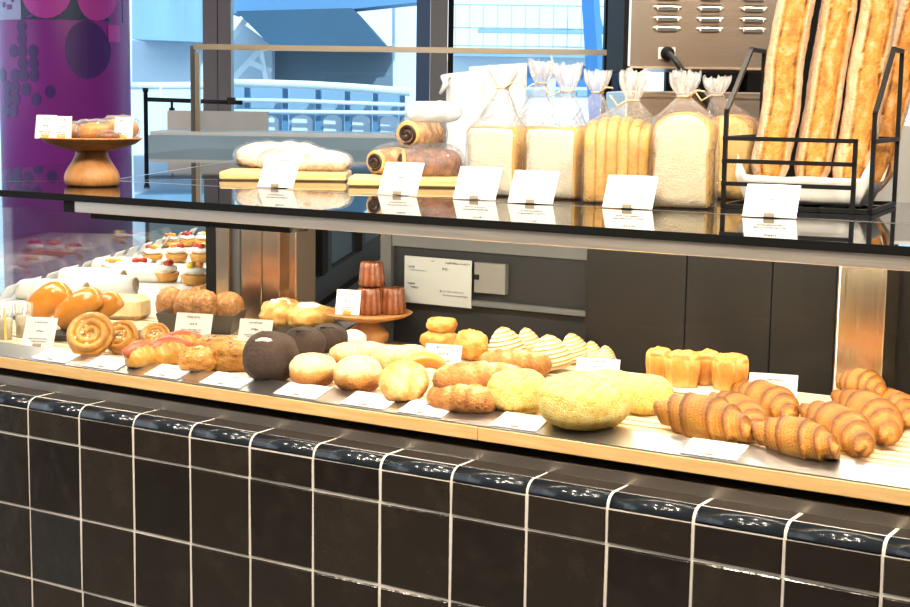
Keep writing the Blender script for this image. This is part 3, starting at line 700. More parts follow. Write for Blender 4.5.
# ================================================================== LIGHT
w_ = bpy.data.worlds.new('world'); sc.world = w_; w_.use_nodes = True
bg = w_.node_tree.nodes['Background']; bg.inputs[0].default_value = (.80, .90, 1.0, 1); bg.inputs[1].default_value = 1.3
def area(name, loc, sx, sy, power, col, rot=(0, 0, 0)):
    l = bpy.data.lights.new(name, 'AREA'); l.shape = 'RECTANGLE'; l.size = sx; l.size_y = sy; l.energy = power; l.color = col
    o = bpy.data.objects.new(name, l); COL.objects.link(o); o.location = loc; o.rotation_euler = rot; return o
WARM = (1, .86, .68)
area('case_light', (-1.25, .22, 1.244), 3.1, .03, P_CASE, (1, .87, .68), (math.radians(28), 0, 0))
area('rear_fill_light', (-1.25, .50, 1.262), 3.0, .03, P_REARFILL, (1, .88, .70), (math.radians(8), 0, 0))  # added lamp without a fitting, brightens the breads at the back
o = area('wing_light', tuple(K+WD*1.5+WN*.18+Vector((0, 0, 1.25))), 2.2, .03, P_WING, (1, .92, .80)); o.rotation_euler = (0, 0, math.atan2(WD.y, WD.x))
def lampspot(u, w, sx, sy, p, name='ceiling_light'):
    q = CAM+FH*w+RH*u
    return area(name, (q.x, q.y, 3.55), sx, sy, p, WARM)
for r_, f_ in ((-1.3, 1.2), (.2, 1.0), (1.5, 1.2), (-.6, 2.2), (.9, 2.3), (-2.2, 2.6), (0.2, 4.2), (2.0, 4.0)):
    lampspot(r_, f_, .16, .16, P_CEIL)
for k_, r_ in enumerate((-1.5, -.5, .5, 1.5)):                        # unseen fill lamps added to brighten the loaves on the glass top
    q_ = CAM+FH*.4+RH*r_; q_.z = 3.45; t_ = area('fill_spot', q_, .14, .14, P_FILL, WARM); t_.rotation_euler = (Vector((-2.2+.42*k_, .75, 1.35))-q_).to_track_quat('-Z', 'Y').to_euler(); t_.data.spread = math.radians(70)
sun = bpy.data.lights.new('sun', 'SUN'); sun.energy = 3.0; sun.angle = .02; sun.color = (1, .97, .93)
so = bpy.data.objects.new('sun', sun); COL.objects.link(so); so.rotation_euler = (math.radians(52), 0, yaw+math.radians(25))

# ================================================================== THINGS ON THE GLASS TOP
# wooden cake stand at the far left
def cake_stand(P, R, H, label, thick=.012, waist=.02, foot=.055, group=None):
    r = empty('cake_stand', P, 0, label, 'cake stand')
    m = MB(); m.lathe([(.001, H-thick*1.6), (R*.45, H-thick*1.6), (R*.86, H-thick*.75), (R*.985, H-.002), (R, H), (R*.97, H+.0015), (R*.9, H-.003), (.001, H-.004)], 56); m.obj('plate', stand_m, r)
    m = MB(); m.lathe([(foot*.86, 0), (foot*.96, .004), (foot, .016)] + [(waist+(foot-waist)*(.5+.5*math.cos(PI*k/10)), .016+(H-thick*1.6-.016)*k/10) for k in range(1, 11)], 40); m.obj('pedestal', stand_m, r)
    return r
q = on(87, 187, 2, SZ); w = proj(q)[2]; q = q+FH*.05
Hs = (187-138.5)*w/FPX; Rs = 51*w/FPX
m_ = cake_stand((q.x, q.y, SZ), Rs, Hs, 'turned wooden cake stand with wrapped pastries at the left end of the glass top', waist=.036, foot=.064, thick=.018)
top = Vector((q.x, q.y, SZ+Hs-.003))
def wrapped(P, rx, ry, h, mat, label, seed, rz=FACE):
    r = empty('wrapped_pastry', P, rz, label, 'wrapped pastry')
    bun(rx*.86, ry*.86, h*.86, seed, .12, 2.5, lat=10, n=24).obj('pastry', CR[mat], r)
    wrap(rx, ry, h, seed, .14).obj('clear_wrapper', frost if mat == 'powder' else film, r)
wrapped(top+RH*.012+FH*(-.015), .047, .04, .045, 'danish', 'golden pastry in clear wrapper at the middle of the cake stand', 1)
wrapped(top+RH*.062+FH*.03, .048, .04, .055, 'flour', 'pale pastry in cloudy wrapper behind the right card on the cake stand', 2)
wrapped(top+RH*(-.062)+FH*.03, .042, .035, .04, 'flour', 'flat wrapped pastry behind the two left cards on the cake stand', 3)
wrapped(top+RH*.05+FH*(-.045), .028, .02, .022, 'cannele', 'small dark brown wrapped pastry low on the right of the cake stand', 4)
card(top+RH*(-.10)+FH*(-.03), 'leftmost of the three small cards on the far left cake stand', .052, .055, 12, FACE-.25, clipmat=gold_clip)
card(top+RH*(-.054)+FH*(-.06), 'second small card on the far left cake stand, beside the golden pastry', .046, .053, 10, FACE-.12, clipmat=gold_clip)
card(top+RH*.082+FH*(-.035), 'rightmost small card on the far left cake stand', .044, .052, 10, FACE-.2, clipmat=gold_clip)

# cutting boards
def board(u0, u1, v, dpt, label, th=.022, rz=FACE):
    q = on((u0+u1)/2, v, 2, SZ); w = proj(q)[2]; W = (u1-u0)*w/FPX
    m = MB(); m.box(-W/2, 0, .0005, W/2, dpt, th, bev=.004)
    return m.obj('cutting_board', board_m, None, label, 'cutting board', loc=(q.x, q.y, SZ), rz=rz)
board(219, 346, 181, .20, 'bamboo board under the sugar dusted loaves'); board(347.5, 462, 187.5, .19, 'bamboo board under the chocolate swirl breads')
BZ = SZ+.0225
def sugared(box, label, seed, dr=.42, z=BZ):
    P, rx, ry, h = fit(*box, z=z, dr=dr)
    r = empty('sugar_dusted_loaf', P, FACE, label, 'sweet loaf', 'sugar dusted loaves on the bamboo board')
    log_loaf(rx*1.9, ry*1.9, h*.97, seed, .10, bake=lambda t, th, p: .47+.42*max(0, -math.sin(th)+.1)+.5*max(0, nz(p, 1.6, seed))*(.4+abs(math.cos(th)))).obj('loaf', CR['powder'], r)
    m = log_loaf(rx*2.02, ry*2.1, h*1.03, seed, .13, bake=lambda t, th, p: .12*abs(nz(p, 4, seed))+(.2 if abs(t) > .9 else 0)); m.obj('clear_wrapper', film, r)
sugared((231, 141, 328, 168.5), 'sugar dusted loaf in clear film at the back left of its board', 11)
sugared((256, 148, 352, 171.3), 'sugar dusted loaf in clear film at the front right of its board', 12)
# chocolate swirl breads
def swirl(box, label, seed, z, axis, mat='marble', L=1.9):
    P, rx, ry, h = fit(*box, z=z, dr=.6)
    r = empty('chocolate_swirl_bread', P, axis, label, 'swirl bread', 'chocolate swirl breads on the second board')
    log_loaf(rx*L, ry*1.9, h*.96, seed, .08, score=3, bake=lambda t, th, p: .45+.5*nz(p, 2.2, seed)+(.3 if abs(math.sin(t*9+th)) < .18 else 0)).obj('loaf', CR[mat], r)
    sp = MB(); pts = []
    for k in range(40):
        a = k/39*3.6*PI; rr = (.1+.75*k/39); pts.append((-rx*L*.475-.0055-.004*(1-rr), math.cos(a)*rr*ry*.62, h*.46+math.sin(a)*rr*h*.36))
    sp.tube(pts, [.0085-.0045*k/39 for k in range(40)], 6); sp.obj('chocolate_swirl', choc_m, r)
    e = MB(); e.xf(Matrix.Identity(4)); disc = bun(h*.40, ry*.70, .012, seed, .05, lat=8, n=24, bake=lambda p, z, t: .15+.2*nz(p, 3, 2)); disc.xf(TR(-rx*L*.475+.004, 0, h*.46) @ RY(-PI/2)); disc.obj('cut_end', CR['danish'], r)
    log_loaf(rx*L*1.1, ry*2.2, h*1.1, seed+4, .12, bake=lambda t, th, p: .15*abs(nz(p, 3.5, seed))+.05).obj('clear_bag', film, r)
swirl((364, 146, 422, 174.5), 'chocolate swirl bread at the lower left of the second board', 21, BZ, FACE+.9)
swirl((400, 146, 464, 176.5), 'reddish brown chocolate swirl bread at the lower right of the second board', 22, BZ, FACE+.15, 'cocoa_marble')
swirl((390, 116, 453, 149), 'chocolate swirl bread lying on top of the other two on the second board', 23, BZ+.062, FACE+1.1)
# folded cloudy bag on top of them
P = dep(433, 112, 3.62); m = wrap(.068, .045, .05, 31, .1); m.obj('folded_bag', frost, None, 'folded cloudy plastic bag lying on the topmost swirl bread', 'plastic bag', loc=(P.x, P.y, P.z-.025), rz=FACE)

# -------- loaves standing in clear bags
def outline(w, h, mount):
    """loaf section in x,z"""
    if mount: 
        p = [(-w*.46, 0), (-w*.49, h*.03), (-w*.485, h*.3), (-w*.47, h*.56), (-w*.50, h*.66)]
        p += [(-w*.52*math.cos(PI*k/14), h*.72+h*.28*math.sin(PI*k/14)**.8) for k in range(1, 14)]
        p += [(w*.50, h*.66), (w*.47, h*.56), (w*.485, h*.3), (w*.49, h*.03), (w*.46, 0)]
    else:
        p = [(-w*.47, 0), (-w*.5, h*.04), (-w*.485, h*.3), (-w*.48, h*.6), (-w*.5, h*.92), (-w*.46, h*.985), (-w*.2, h), (w*.2, h*.995), (w*.46, h*.985), (w*.5, h*.92), (w*.48, h*.6), (w*.485, h*.3), (w*.5, h*.04), (w*.47, 0)]
    return p
def loaf_body(w, h, d, mount, seed, y0=0):
    o = outline(w, h, mount); m = MB(); rings = []; bk = []
    for y, s in ((0, .955), (.004, .995), (d*.33, 1.0), (d*.66, 1.0), (d-.004, .995), (d, .95)):
        rings.append([(x*s*(1+.015*nz((x*20, y*20, z*20), 1, seed)), y0+y, h*.5+(z-h*.5)*s if z > 0 else h*.5-h*.5*s*.998) for x, z in o]); bk.append([.35+.35*(z/h > .93)+.25*nz((x*12, y*12, z*12), 1, seed) for x, z in o])
    return m.loft(rings, bake=bk), o
def crumb_plate(w, h, d0, mount, seed, name, mat, par):
    o = outline(w*.93, h*.95, mount); n = len(o); rings = []
    for s, y in ((1, d0+.002), (.985, d0-.0025), (.8, d0-.0035), (.45, d0-.004), (.06, d0-.004)):
        rings.append([(x*s, y+.0012*nz((x*60, 0, z*60), 1, seed), h*.5+(z+h*.025-h*.5)*s) for x, z in o])
    MB().loft(rings, bake=[[.3*(k == 0)+.12+.2*nz((p[0]*30, 1, p[2]*30), 1, seed) for p in r] for k, r in enumerate(rings)]).obj(name, mat, par)
def bagged(name, u0, u1, vtop, vbase, d, rz, mount, label, seed, neck, tuft, mats=('toast', 'crumb'), slices=0, cat='bagged loaf', group=None, dyw=0):
    q = on((u0+u1)/2, vbase, 2, SZ)+FH*dyw; w_ = proj(q)[2]; W = (u1-u0)*w_/FPX; H = (vbase-vtop)*w_/FPX
    r = empty(name, (q.x, q.y, SZ+.001), rz, label, cat, group)
    if slices:
        sw = W/slices
        for k in range(slices):
            hh = H*(.86+.14*math.sin(PI*(.12+.8*(k+.6)/slices))); b, o = loaf_body(d, hh, sw*.96, True, seed+k)
            b.xf(TR(-W/2+sw*k+sw*.02, d/2+.004*math.sin(k*2.1), 0) @ RZ(-PI/2) @ TR(0, 0, 0)); 
            # section now lies across the loaf, thickness along it
            b.xf(TR(0, 0, 0)); b.obj('slice', CR[mats[0]], r)
    else:
        b, o = loaf_body(W, H, d, mount, seed); b.obj('crust', CR[mats[0]], r); crumb_plate(W, H, 0, mount, seed, 'cut_face', CR[mats[1]], r)
    # bag: neck given in pixels
    c = Vector((q.x, q.y, SZ)) + RZ(rz).to_3x3() @ Vector((0, d/2, 0)); wn = proj(c)[2]
    nh = dep(neck[0], neck[1], wn).z - SZ; pu = proj((c.x, c.y, SZ+nh))[0]; lx = (neck[0]-pu)*wn/FPX; lv = RZ(-rz).to_3x3() @ (RH*lx)
    th = (neck[1]-tuft)*wn/FPX
    b = bag(W/2+.006, d/2+.007, nh, H*.97, .0115, th, seed, (lv.x, lv.y)); b.xf(TR(0, d/2, 0)); b.obj('clear_bag', film, r)
    m = MB(); ring = [(lv.x+.0135*math.cos(2*PI*k/16), d/2+lv.y+.0135*math.sin(2*PI*k/16), nh) for k in range(17)]; m.tube(ring, .0022, 6)
    s_ = 1 if seed % 2 else -1
    m.tube([(lv.x+.012*s_, d/2+lv.y-.012, nh), (lv.x+.03*s_, d/2+lv.y-.02, nh+.012*s_), (lv.x+.046*s_, d/2+lv.y-.022, nh+.010)], .0022, 6); m.obj('bag_tie', tie_m, r)
    return r
bagged('square_loaf', 463, 516, 127, 196, .075, .10, False, 'white square loaf in a clear bag, left of the two front ones', 41, (503, 89), 68)
bagged('square_loaf', 521, 577, 128, 199, .09, .08, False, 'white square loaf in a clear bag, right of the two front ones', 42, (567, 92), 66)
bagged('square_loaf', 500, 552, 128, 192, .09, .12, False, 'bagged square loaf standing behind the two front square loaves', 44, (541, 84), 62, dyw=.05)
bagged('square_loaf', 560, 612, 128, 195, .09, .12, False, 'bagged square loaf half hidden behind the sliced brown loaf', 45, (597, 93), 72, dyw=.05)
bagged('sliced_loaf', 582, 648, 117, 204, .115, FACE-.28, True, 'sliced golden brown loaf in a clear bag, beside the seeded round topped loaf', 46, (633, 101), 73, slices=6, mats=('toast', 'toast'))
bagged('round_topped_loaf', 650, 708, 113, 208.5, .10, .24, True, 'round topped loaf showing a pale speckled cut face, left of the wire rack', 47, (684, 97), 73, mats=('toast', 'crumb2'))
bagged('round_topped_loaf', 702, 752, 116, 200, .11, .15, True, 'bagged brown loaf partly hidden behind the wire rack', 48, (717, 96), 78, mats=('gold', 'toast'), dyw=.02)

# carrier bags hanging behind the square loaves
r = empty('carrier_bags', (0, 0, 0), 0, 'stack of pale plastic carrier bags standing behind the square loaves', 'carrier bags')
for k, (u0, u1, v0, v1, w) in enumerate(((447, 482, 70, 130, 4.3), (470, 526, 63, 130, 4.36))):
    a, b, c_, d_ = dep(u0, v1, w), dep(u1, v1, w), dep(u1+1, v0, w), dep(u0-1, v0+4, w)
    z0 = SZ+.001; n = 8; m = MB(); rings = []
    for i in range(n+1):
        f = i/n; L = a.lerp(d_, f); Rr = b.lerp(c_, f); L.z = z0+(L.z-a.z)/(d_.z-a.z)*(d_.z-z0); Rr.z = z0+(Rr.z-b.z)/(c_.z-b.z)*(c_.z-z0)
        ring = []
        for j in range(9): p = L.lerp(Rr, j/8); ring.append(p - FH*(.012+.006*nz(p, 14, k)))
        for j in range(8, -1, -1): p = L.lerp(Rr, j/8); ring.append(p + FH*(.012+.006*nz(p, 14, k+3)))
        rings.append(ring)
    m.loft(rings, bake=.25); m.obj('bag', frost, r)
m = MB(); m.tube([dep(450, 76, 4.29), dep(444, 78, 4.28), dep(446, 84, 4.27), dep(440, 94, 4.27)], [.008, .012, .01, .004], 8, .6); m.obj('bag_handle', frost, r)

# price cards on the glass top
for u, v, wpx, txt, i in ((275, 188, 41, 'price card leaning before the sugar dusted loaves', 0), (397, 195.5, 43, 'price card leaning before the chocolate swirl breads', 1), (474, 200, 46, 'price card leaning before the left square loaf', 2),
                       (530, 204, 48, 'price card leaning before the right square loaf', 3), (627, 209, 52, 'price card leaning before the sliced brown loaf', 4), (769, 218, 54, 'price card leaning before the wire rack of long breads', 5)):
    q = on(u, v, 2, SZ); w = proj(q)[2]; card((q.x, q.y, SZ+.001), txt, wpx*w/FPX, 36.5*w/FPX, 30, FACE-.42)

# -------- wire rack with long breads
fl = on(723, 208.5, 2, SZ); fr = on(872, 213, 2, SZ); rk_yaw = math.radians(7); RW = (fr-fl).length; RDp = .30
rk = empty('wire_bread_rack', (fl.x, fl.y, SZ), rk_yaw, 'black square wire rack holding the long crusty breads', 'rack')
T_ = .0085; hf = .196; hb = .325; hp = .142; gp = RW*.885
def rb(name, *segs):
    m = MB()
    for a, b in segs: m.bar(a, b, T_)
    m.obj(name, black_metal, rk)
z_ = T_/2+.001
rb('base_frame', ((0, 0, z_), (RW, 0, z_)), ((0, RDp, z_), (RW, RDp, z_)), ((0, 0, z_), (0, RDp, z_)), ((RW, 0, z_), (RW, RDp, z_)), ((RW*.33, 0, z_), (RW*.33, RDp, z_)), ((RW*.66, 0, z_), (RW*.66, RDp, z_)))
rb('side_frame', ((0, 0, z_), (0, 0, hf)), ((0, 0, hf), (0, RDp*.62, hb)), ((0, RDp*.62, hb), (0, RDp, hb)), ((0, RDp, hb), (0, RDp, z_)), ((0, 0, hp), (0, RDp, hp)))
rb('side_frame', ((RW, 0, z_), (RW, 0, hf)), ((RW, 0, hf), (RW, RDp*.62, hb)), ((RW, RDp*.62, hb), (RW, RDp, hb)), ((RW, RDp, hb), (RW, RDp, z_)), ((RW, 0, hp), (RW, RDp, hp)))
rb('back_rail', ((0, RDp, hp), (RW, RDp, hp)))
rb('front_gate', ((0, -.004, hp), (gp, -.004, hp)), ((0, -.004, hp*.68), (gp, -.004, hp*.68)), ((0, -.004, hp*.36), (gp, -.004, hp*.36)), ((gp, -.004, hp), (gp, -.004, z_)))
# greaseproof sheet lining
m = MB(); rows_ = []
for i in range(15):
    f = i/14; row = []
    for j in range(13):
        g_ = j/12; x = .012+(RW-.024)*f; y = .012+(RDp-.03)*g_+.042*max(0, 1-g_/.10); z = .0105+.052*max(0, 1-g_/.10)**1.0+.035*max(0, (g_-.8)/.2)+.05*max(0, (f-.93)/.07)*.9+.045*max(0, (.07-f)/.07)
        row.append((x, y, z+.004*(1+nz((x*14, y*14, 0), 1, 4))*(0.3+max(0, 1-g_/.2))))
    rows_.append(row)
vs = [p for r_ in rows_ for p in r_]; fs = [(i*13+j, (i+1)*13+j, (i+1)*13+j+1, i*13+j+1) for i in range(14) for j in range(12)]
n0 = len(vs); vs2 = vs+[(x, y, z-.0012) for x, y, z in vs]; fs2 = fs+[tuple(n0+k for k in reversed(f)) for f in fs]
m.add(vs2, fs2, flat=False).obj('paper_liner', paper_m, None, 'white greaseproof paper lining the wire rack under the long breads', 'paper', loc=(fl.x, fl.y, SZ), rz=rk_yaw)
def baguette(a, b, R, label, seed, roll=0):
    ax = (b-a); L = ax.length; ax.normalize(); c = a
    xr = (RH - ax*RH.dot(ax)).normalized(); yf = xr.cross(ax)*-1           # yf faces the viewer
    if yf.dot(FH) > 0: yf = -yf
    xr, yf = xr*math.cos(roll)+yf*math.sin(roll), yf*math.cos(roll)-xr*math.sin(roll)
    m = MB(); rings = []; bk = []; NR, n = 90, 44
    for k in range(NR+1):
        t = k/NR; e = max(.05, min(1, (t/.10)**.5 if t < .10 else 1, ((1-t)/.10)**.5 if t > .9 else 1)); ring = []; bb = []
        wob = .006*nz((0, 0, t*5), 1, seed)
        for i in range(n):
            th = 2*PI*i/n; x, y = math.sin(th), math.cos(th)                # th=0 is the front
            p3 = (x*2, y*2, t*L*22)
            half = .62+.10*nz((0, 1, t*9), 1, seed)+.05*nz((0, 2, t*30), 1, seed)
            d = abs(((th+PI) % (2*PI))-PI); inside = d < half
            edge = math.exp(-((d-half)*9)**2)
            rr = 1+.05*nz(p3, .9, seed)+.03*nz(p3, 2.6, seed+1)
            if inside: rr += .06*nz((x*4, y*3, t*L*40), 1, seed+2)-.06; bake = .42+.30*nz(p3, 1.4, seed+4)+.30*max(0, nz((x*5, y*5, t*L*60), 1, seed+8))+.50*edge
            else: rr += .10*edge; bake = max(0, .06+.14*nz(p3, .7, seed+3)) + .5*max(0, d-half-.62)
            if .3 < (t*9+.5*x) % 1 < .36 and inside: bake += .15
            ring.append(c+ax*(t*L)+(xr*(x*R*e*rr+wob)+yf*(y*R*.9*e*rr))); bb.append(bake)
        rings.append(ring); bk.append(bb)
    m.loft(rings, bake=bk); o_ = a.copy(); m.xf(Matrix.Translation(-o_))
    return m.obj('long_loaf', CR['baguette'], None, label, 'long bread', 'long crusty breads in the wire rack', loc=o_)
wB = 3.16
for k, (u0, v0, u1, v1, w0, w1, R, txt, rl) in enumerate(((767, 194, 806, -75, 3.10, 3.23, .040, 'leftmost long crusty bread leaning in the wire rack', .1), (807, 196, 853, -75, 3.13, 3.26, .0385, 'second long crusty bread from the left in the wire rack', .05),
        (846, 199, 894, -75, 3.12, 3.25, .040, 'third long crusty bread from the left in the wire rack', .0), (869, 199, 928, -60, 3.21, 3.33, .039, 'rightmost long crusty bread, behind the third in the wire rack', -.1))):
    a = dep(u0, v0, w0); a.z = max(a.z, SZ+.016); baguette(a, dep(u1, v1, w1), R, txt, 60+k, rl)

# -------- oven and cabinet behind the top
WO = 4.25
q = dep(702, 60, WO); ov = empty('steel_oven', (q.x, q.y, 0), yaw, 'back of a stainless steel oven with louvre slots and a black power cord', 'oven')
zb, zt = dep(702, 69, WO).z, dep(702, -110, WO).z; hw = 74*WO/FPX
m = MB(); m.box(-hw, 0, zb, hw+.05, .5, zt, bev=.006); m.obj('body', oven_m, ov)
m = MB(); m.box(-hw-.012, .02, zb-.006, -hw+.004, .5, zt); m.obj('side_panel', black_m, ov)
def lx(u): return (u-702)*WO/FPX
def lz(v): return dep(702, v, WO).z
for j, uu in enumerate(((654, 678), (697, 720), (740, 763))):
    for i, v in enumerate((-22, -12, -2, 8.5, 19, 29)):
        a, b = lx(uu[0]), lx(uu[1]); z = lz(v); m = MB()
        m.loft([[(x, -.001, z+.010), (x, -.007, z+.004), (x, -.009, z-.006), (x, -.001, z-.008)] for x in (a+.004, a+.008, b-.008, b-.004)], flat=True); lv_ = m.obj('louvre', oven_m, ov)
        m = MB(); m.box(a+.006, -.0100, z-.0085, b-.006, -.004, z+.0015); m.obj('slot', dark_frame, lv_)
        for x in (a-.001, b+.001):
            c = MB(); c.lathe([(.0055, 0), (.0055, .003), (.003, .005), (.0004, .0052)], 12); c.xf(TR(x, 0, z) @ RX(PI/2)); c.obj('screw', steel, lv_)
m = MB(); m.box(lx(658), -.004, lz(60), lx(675), 0, lz(48), bev=.001); m.obj('socket_plate', white_card, ov)
m = MB(); m.lathe([(.02, 0), (.019, .014), (.012, .022), (.0005, .022)], 20); m.xf(TR(lx(667), -.004, lz(54)) @ RX(PI/2)); m.obj('cord_gland', black_m, ov)
m = MB(); m.tube([(lx(667), -.02, lz(54)), (lx(669), -.05, lz(57)), (lx(676), -.06, lz(66)), (lx(688), -.05, lz(82)), (lx(702), -.05, lz(97)), (lx(709), -.04, lz(104)), (lx(714), -.05, lz(120))], .0085, 10); m.obj('power_cord', rubber, ov)
for u in (637, 768):
    for y in (.06, .42):
        m = MB(); m.lathe([(.016, lz(91)), (.016, zb)], 14, cx=lx(u)+.01, cy=y); m.obj('foot', black_m, ov)
cb = empty('steel_cabinet', (q.x, q.y, 0), yaw, 'low stainless cabinet under the oven behind the bagged loaves', 'cabinet')
m = MB(); m.box(lx(626), -.028, 0, lx(775), .55, lz(91)-.002, bev=.004); m.obj('body', oven_m, cb)
m = MB(); m.box(lx(626), -.033, lz(98.5), lx(775), -.03, lz(97.6)); m.obj('top_lip', steel, cb)
m = MB(); m.box(lx(700), -.034, lz(97), lx(714), -.03, lz(91.5)); m.obj('cabinet_latch', steel_bright, cb)
q = dep(664, 80, 5.2); m = MB(); m.box(.1, 0, 0, .95, .06, 2.6); m.obj('dark_backing', black_m, None, 'dark backing sheet added behind the oven to keep the gaps dark', 'partition', loc=(q.x-.1, q.y, 0), rz=yaw)  # black sheet set in so the gaps around the oven stay dark
q = dep(893, 150, 4.1); m = MB(); m.box(-.06, 0, 0, .25, .35, dep(893, 122, 4.1).z, bev=.01); m.obj('grey_bin', plain('bin_grey', (.42, .42, .41), .5), None, 'pale grey box behind the right side of the wire rack', 'box', loc=(q.x, q.y, 0), rz=yaw)

# ================================================================== IN THE CASE
# price cards on the front rail
for u0, u1, txt in ((32, 66, 'card lying on the front rail below the spiral pastries, first from the left'), (84, 116, 'card lying on the front rail below the sausage pastries, second from the left'), (145, 177, 'card lying on the front rail below the left nut topped pastry'),
                    (200, 240, 'card lying on the front rail left of the nearest cocoa bun'), (274, 316, 'card lying on the front rail below the golden round roll nearest the cocoa buns'), (341, 385, 'card lying on the front rail below the golden round roll beside the floury cracked roll'),
                    (398, 442, 'card lying on the front rail below the floury cracked roll'), (491, 537, 'card lying on the front rail below the yellow crackled buns'), (680, 737, 'card lying on the front rail below the croissants')):
    flat_card(u0, u1, txt)
def dcard(u, v, wpx, hpx, txt, rz=FACE-.3, tilt=18, z=DZ):
    q = on(u, v, 2, z); w = proj(q)[2]; return card((q.x, q.y, z+.001), txt, wpx*w/FPX, hpx*w/FPX/math.cos(math.radians(tilt))*1.02, tilt, rz)
dcard(37, 348, 34, 28, 'card standing on the deck before the glossy oval rolls', FACE-.2, 25)
dcard(192, 337, 40, 22, 'card standing before the dark tray of sugared brown puffs'); dcard(254, 342, 36, 21, 'card standing between the sugared puffs and the nearest cocoa bun')
dcard(442, 366, 38, 20, 'card standing before the small cream puffs'); dcard(597, 378, 44, 18, 'card standing behind the large yellow bun'); dcard(771, 411, 48, 34, 'card standing right of the little square pastries', FACE-.3, 22)
# dark trays
def tray(u, v, W, D, h, label, rz=FACE, sl=.012):
    q = on(u, v, 2, DZ); m = MB()
    o = lambda e, z: [(-W/2-e, -e, z), (W/2+e, -e, z), (W/2+e, D+e, z), (-W/2-e, D+e, z)]
    i_ = lambda e, z: [(-W/2-e, -e, z), (W/2+e, -e, z), (W/2+e, D+e, z), (-W/2-e, D+e, z)]
    m.loft([o(0, .0005), o(sl, h), i_(sl-.003, h), i_(-.003, .004)], flat=True)
    return m.obj('serving_tray', tray_m, None, label, 'tray', loc=(q.x, q.y, DZ), rz=rz)
tray(88, 343, .20, .11, .016, 'low dark tray under the glossy oval rolls', rz=FACE-.25); tray(196, 334, .165, .11, .048, 'dark sloping sided tray full of sugared brown puffs', rz=FACE-.1)
tray(305, 336, .18, .10, .022, 'dark tray under the yellow topped breads', rz=FACE-.2)
# white paper covered board under the square pastries
q = on(712, 405, 2, DZ); m = MB(); m.box(-.17, 0, .0005, .12, .15, .018, bev=.004); pb = m.obj('wooden_board', slat_m, None, 'pale wooden board with white paper under the little square pastries', 'board', loc=(q.x, q.y, DZ), rz=.12)
m = MB(); m.box(-.172, -.003, .0182, .122, .153, .0198, bev=.0006); m.obj('paper_sheet', paper_m, pb)
def round_bread(box, mat, name, label, cat, seed, dr=1.0, group=None, z=DZ, rz=FACE, **k):
    P, rx, ry, h = fit(*box, z=z, dr=dr); return bun(rx*1.0, ry, h, seed, **k).obj(name, CR[mat], None, label, cat, group, loc=P, rz=rz), P, rx, ry, h
# glossy oval rolls
def tilted(box, mat, name, label, cat, seed, ang, group=None, z=DZ, Lf=1.0, Wf=.6, pitch=0, rz=FACE, **k):
    x0, y0, x1, y1 = box; P, rx, ry, h = fit(x0, y0, x1, y1, z=z, dr=.7); D = math.hypot(rx*2, h)
    m = log_loaf(D*.98*Lf, ry*2*Wf/.6*.9, min(rx*2, h)*.80*Wf/.6, seed, **k); hh = min(rx*2, h)*.8*Wf/.6*.5
    m.xf(TR(0, 0, -hh)); m.xf(RX(pitch) @ RY(-ang)); zm = min(p.z for p in m.v); m.xf(TR(0, 0, -zm))
    return m.obj(name, CR[mat], None, label, cat, group, loc=P, rz=rz)
gl = lambda t, th, p: .42+.25*max(0, math.sin(th))*(1-t*t)-.15*max(0, -math.sin(th))
tilted((22, 291, 64, 329), 'glossy', 'oval_roll', 'glossy orange oval roll leaning at the far left of the deck', 'bread roll', 71, .70, 'glossy oval rolls', z=DZ+.012, amp=.025, bake=gl)
tilted((53, 297, 97, 332), 'glossy', 'oval_roll', 'glossy orange oval roll in the middle of its tray', 'bread roll', 72, .62, 'glossy oval rolls', z=DZ+.012, amp=.025, bake=gl, Wf=.62)
tilted((82, 297, 116, 331), 'glossy', 'oval_roll', 'glossy split oval roll at the right of its tray', 'bread roll', 73, .66, 'glossy oval rolls', z=DZ+.012, amp=.03, bake=gl, Wf=.55)
# spiral pastries standing on edge
def snail(box, label, seed, tilt=62, rz=FACE, name='spiral_pastry', z=DZ, mat='danish', T=.032):
    P, rx, ry, h = fit(*box, z=z, dr=.4); R = max(rx, h*.5)*1.0
    m = spiral_bun(R, T, seed); m.xf(RX(math.radians(tilt))); zm = min(p.z for p in m.v); m.xf(TR(0, 0, -zm)); o_ = m.obj(name, CR[mat], None, label, 'spiral pastry', 'spiral pastries', loc=P, rz=rz)
    g_ = MB(); rr = random.Random(seed)
    for k in range(26):
        a = rr.uniform(0, 2*PI); d = R*rr.uniform(.1, .62); s_ = rr.uniform(.003, .006)
        t = MB(); t.lathe([(.0003, -s_*.5), (s_, 0), (.0003, s_*.6)], 6); t.xf(TR(d*math.cos(a), d*math.sin(a), T*.80)); g_._join(t, None)
    g_.xf(TR(0, 0, -zm) @ RX(math.radians(tilt))); g_.obj('sugar_crumbs', CR['sugar'], o_, kind='stuff')
snail((63, 317, 116, 356), 'nearest spiral pastry, standing on edge at the left front', 81, 50); snail((106, 315, 141, 354), 'second spiral pastry, standing just right of the nearest one', 82, 55, FACE-.35); snail((138, 323, 172, 350), 'rightmost spiral pastry, lying lower behind the sausage pastries', 83, 35)
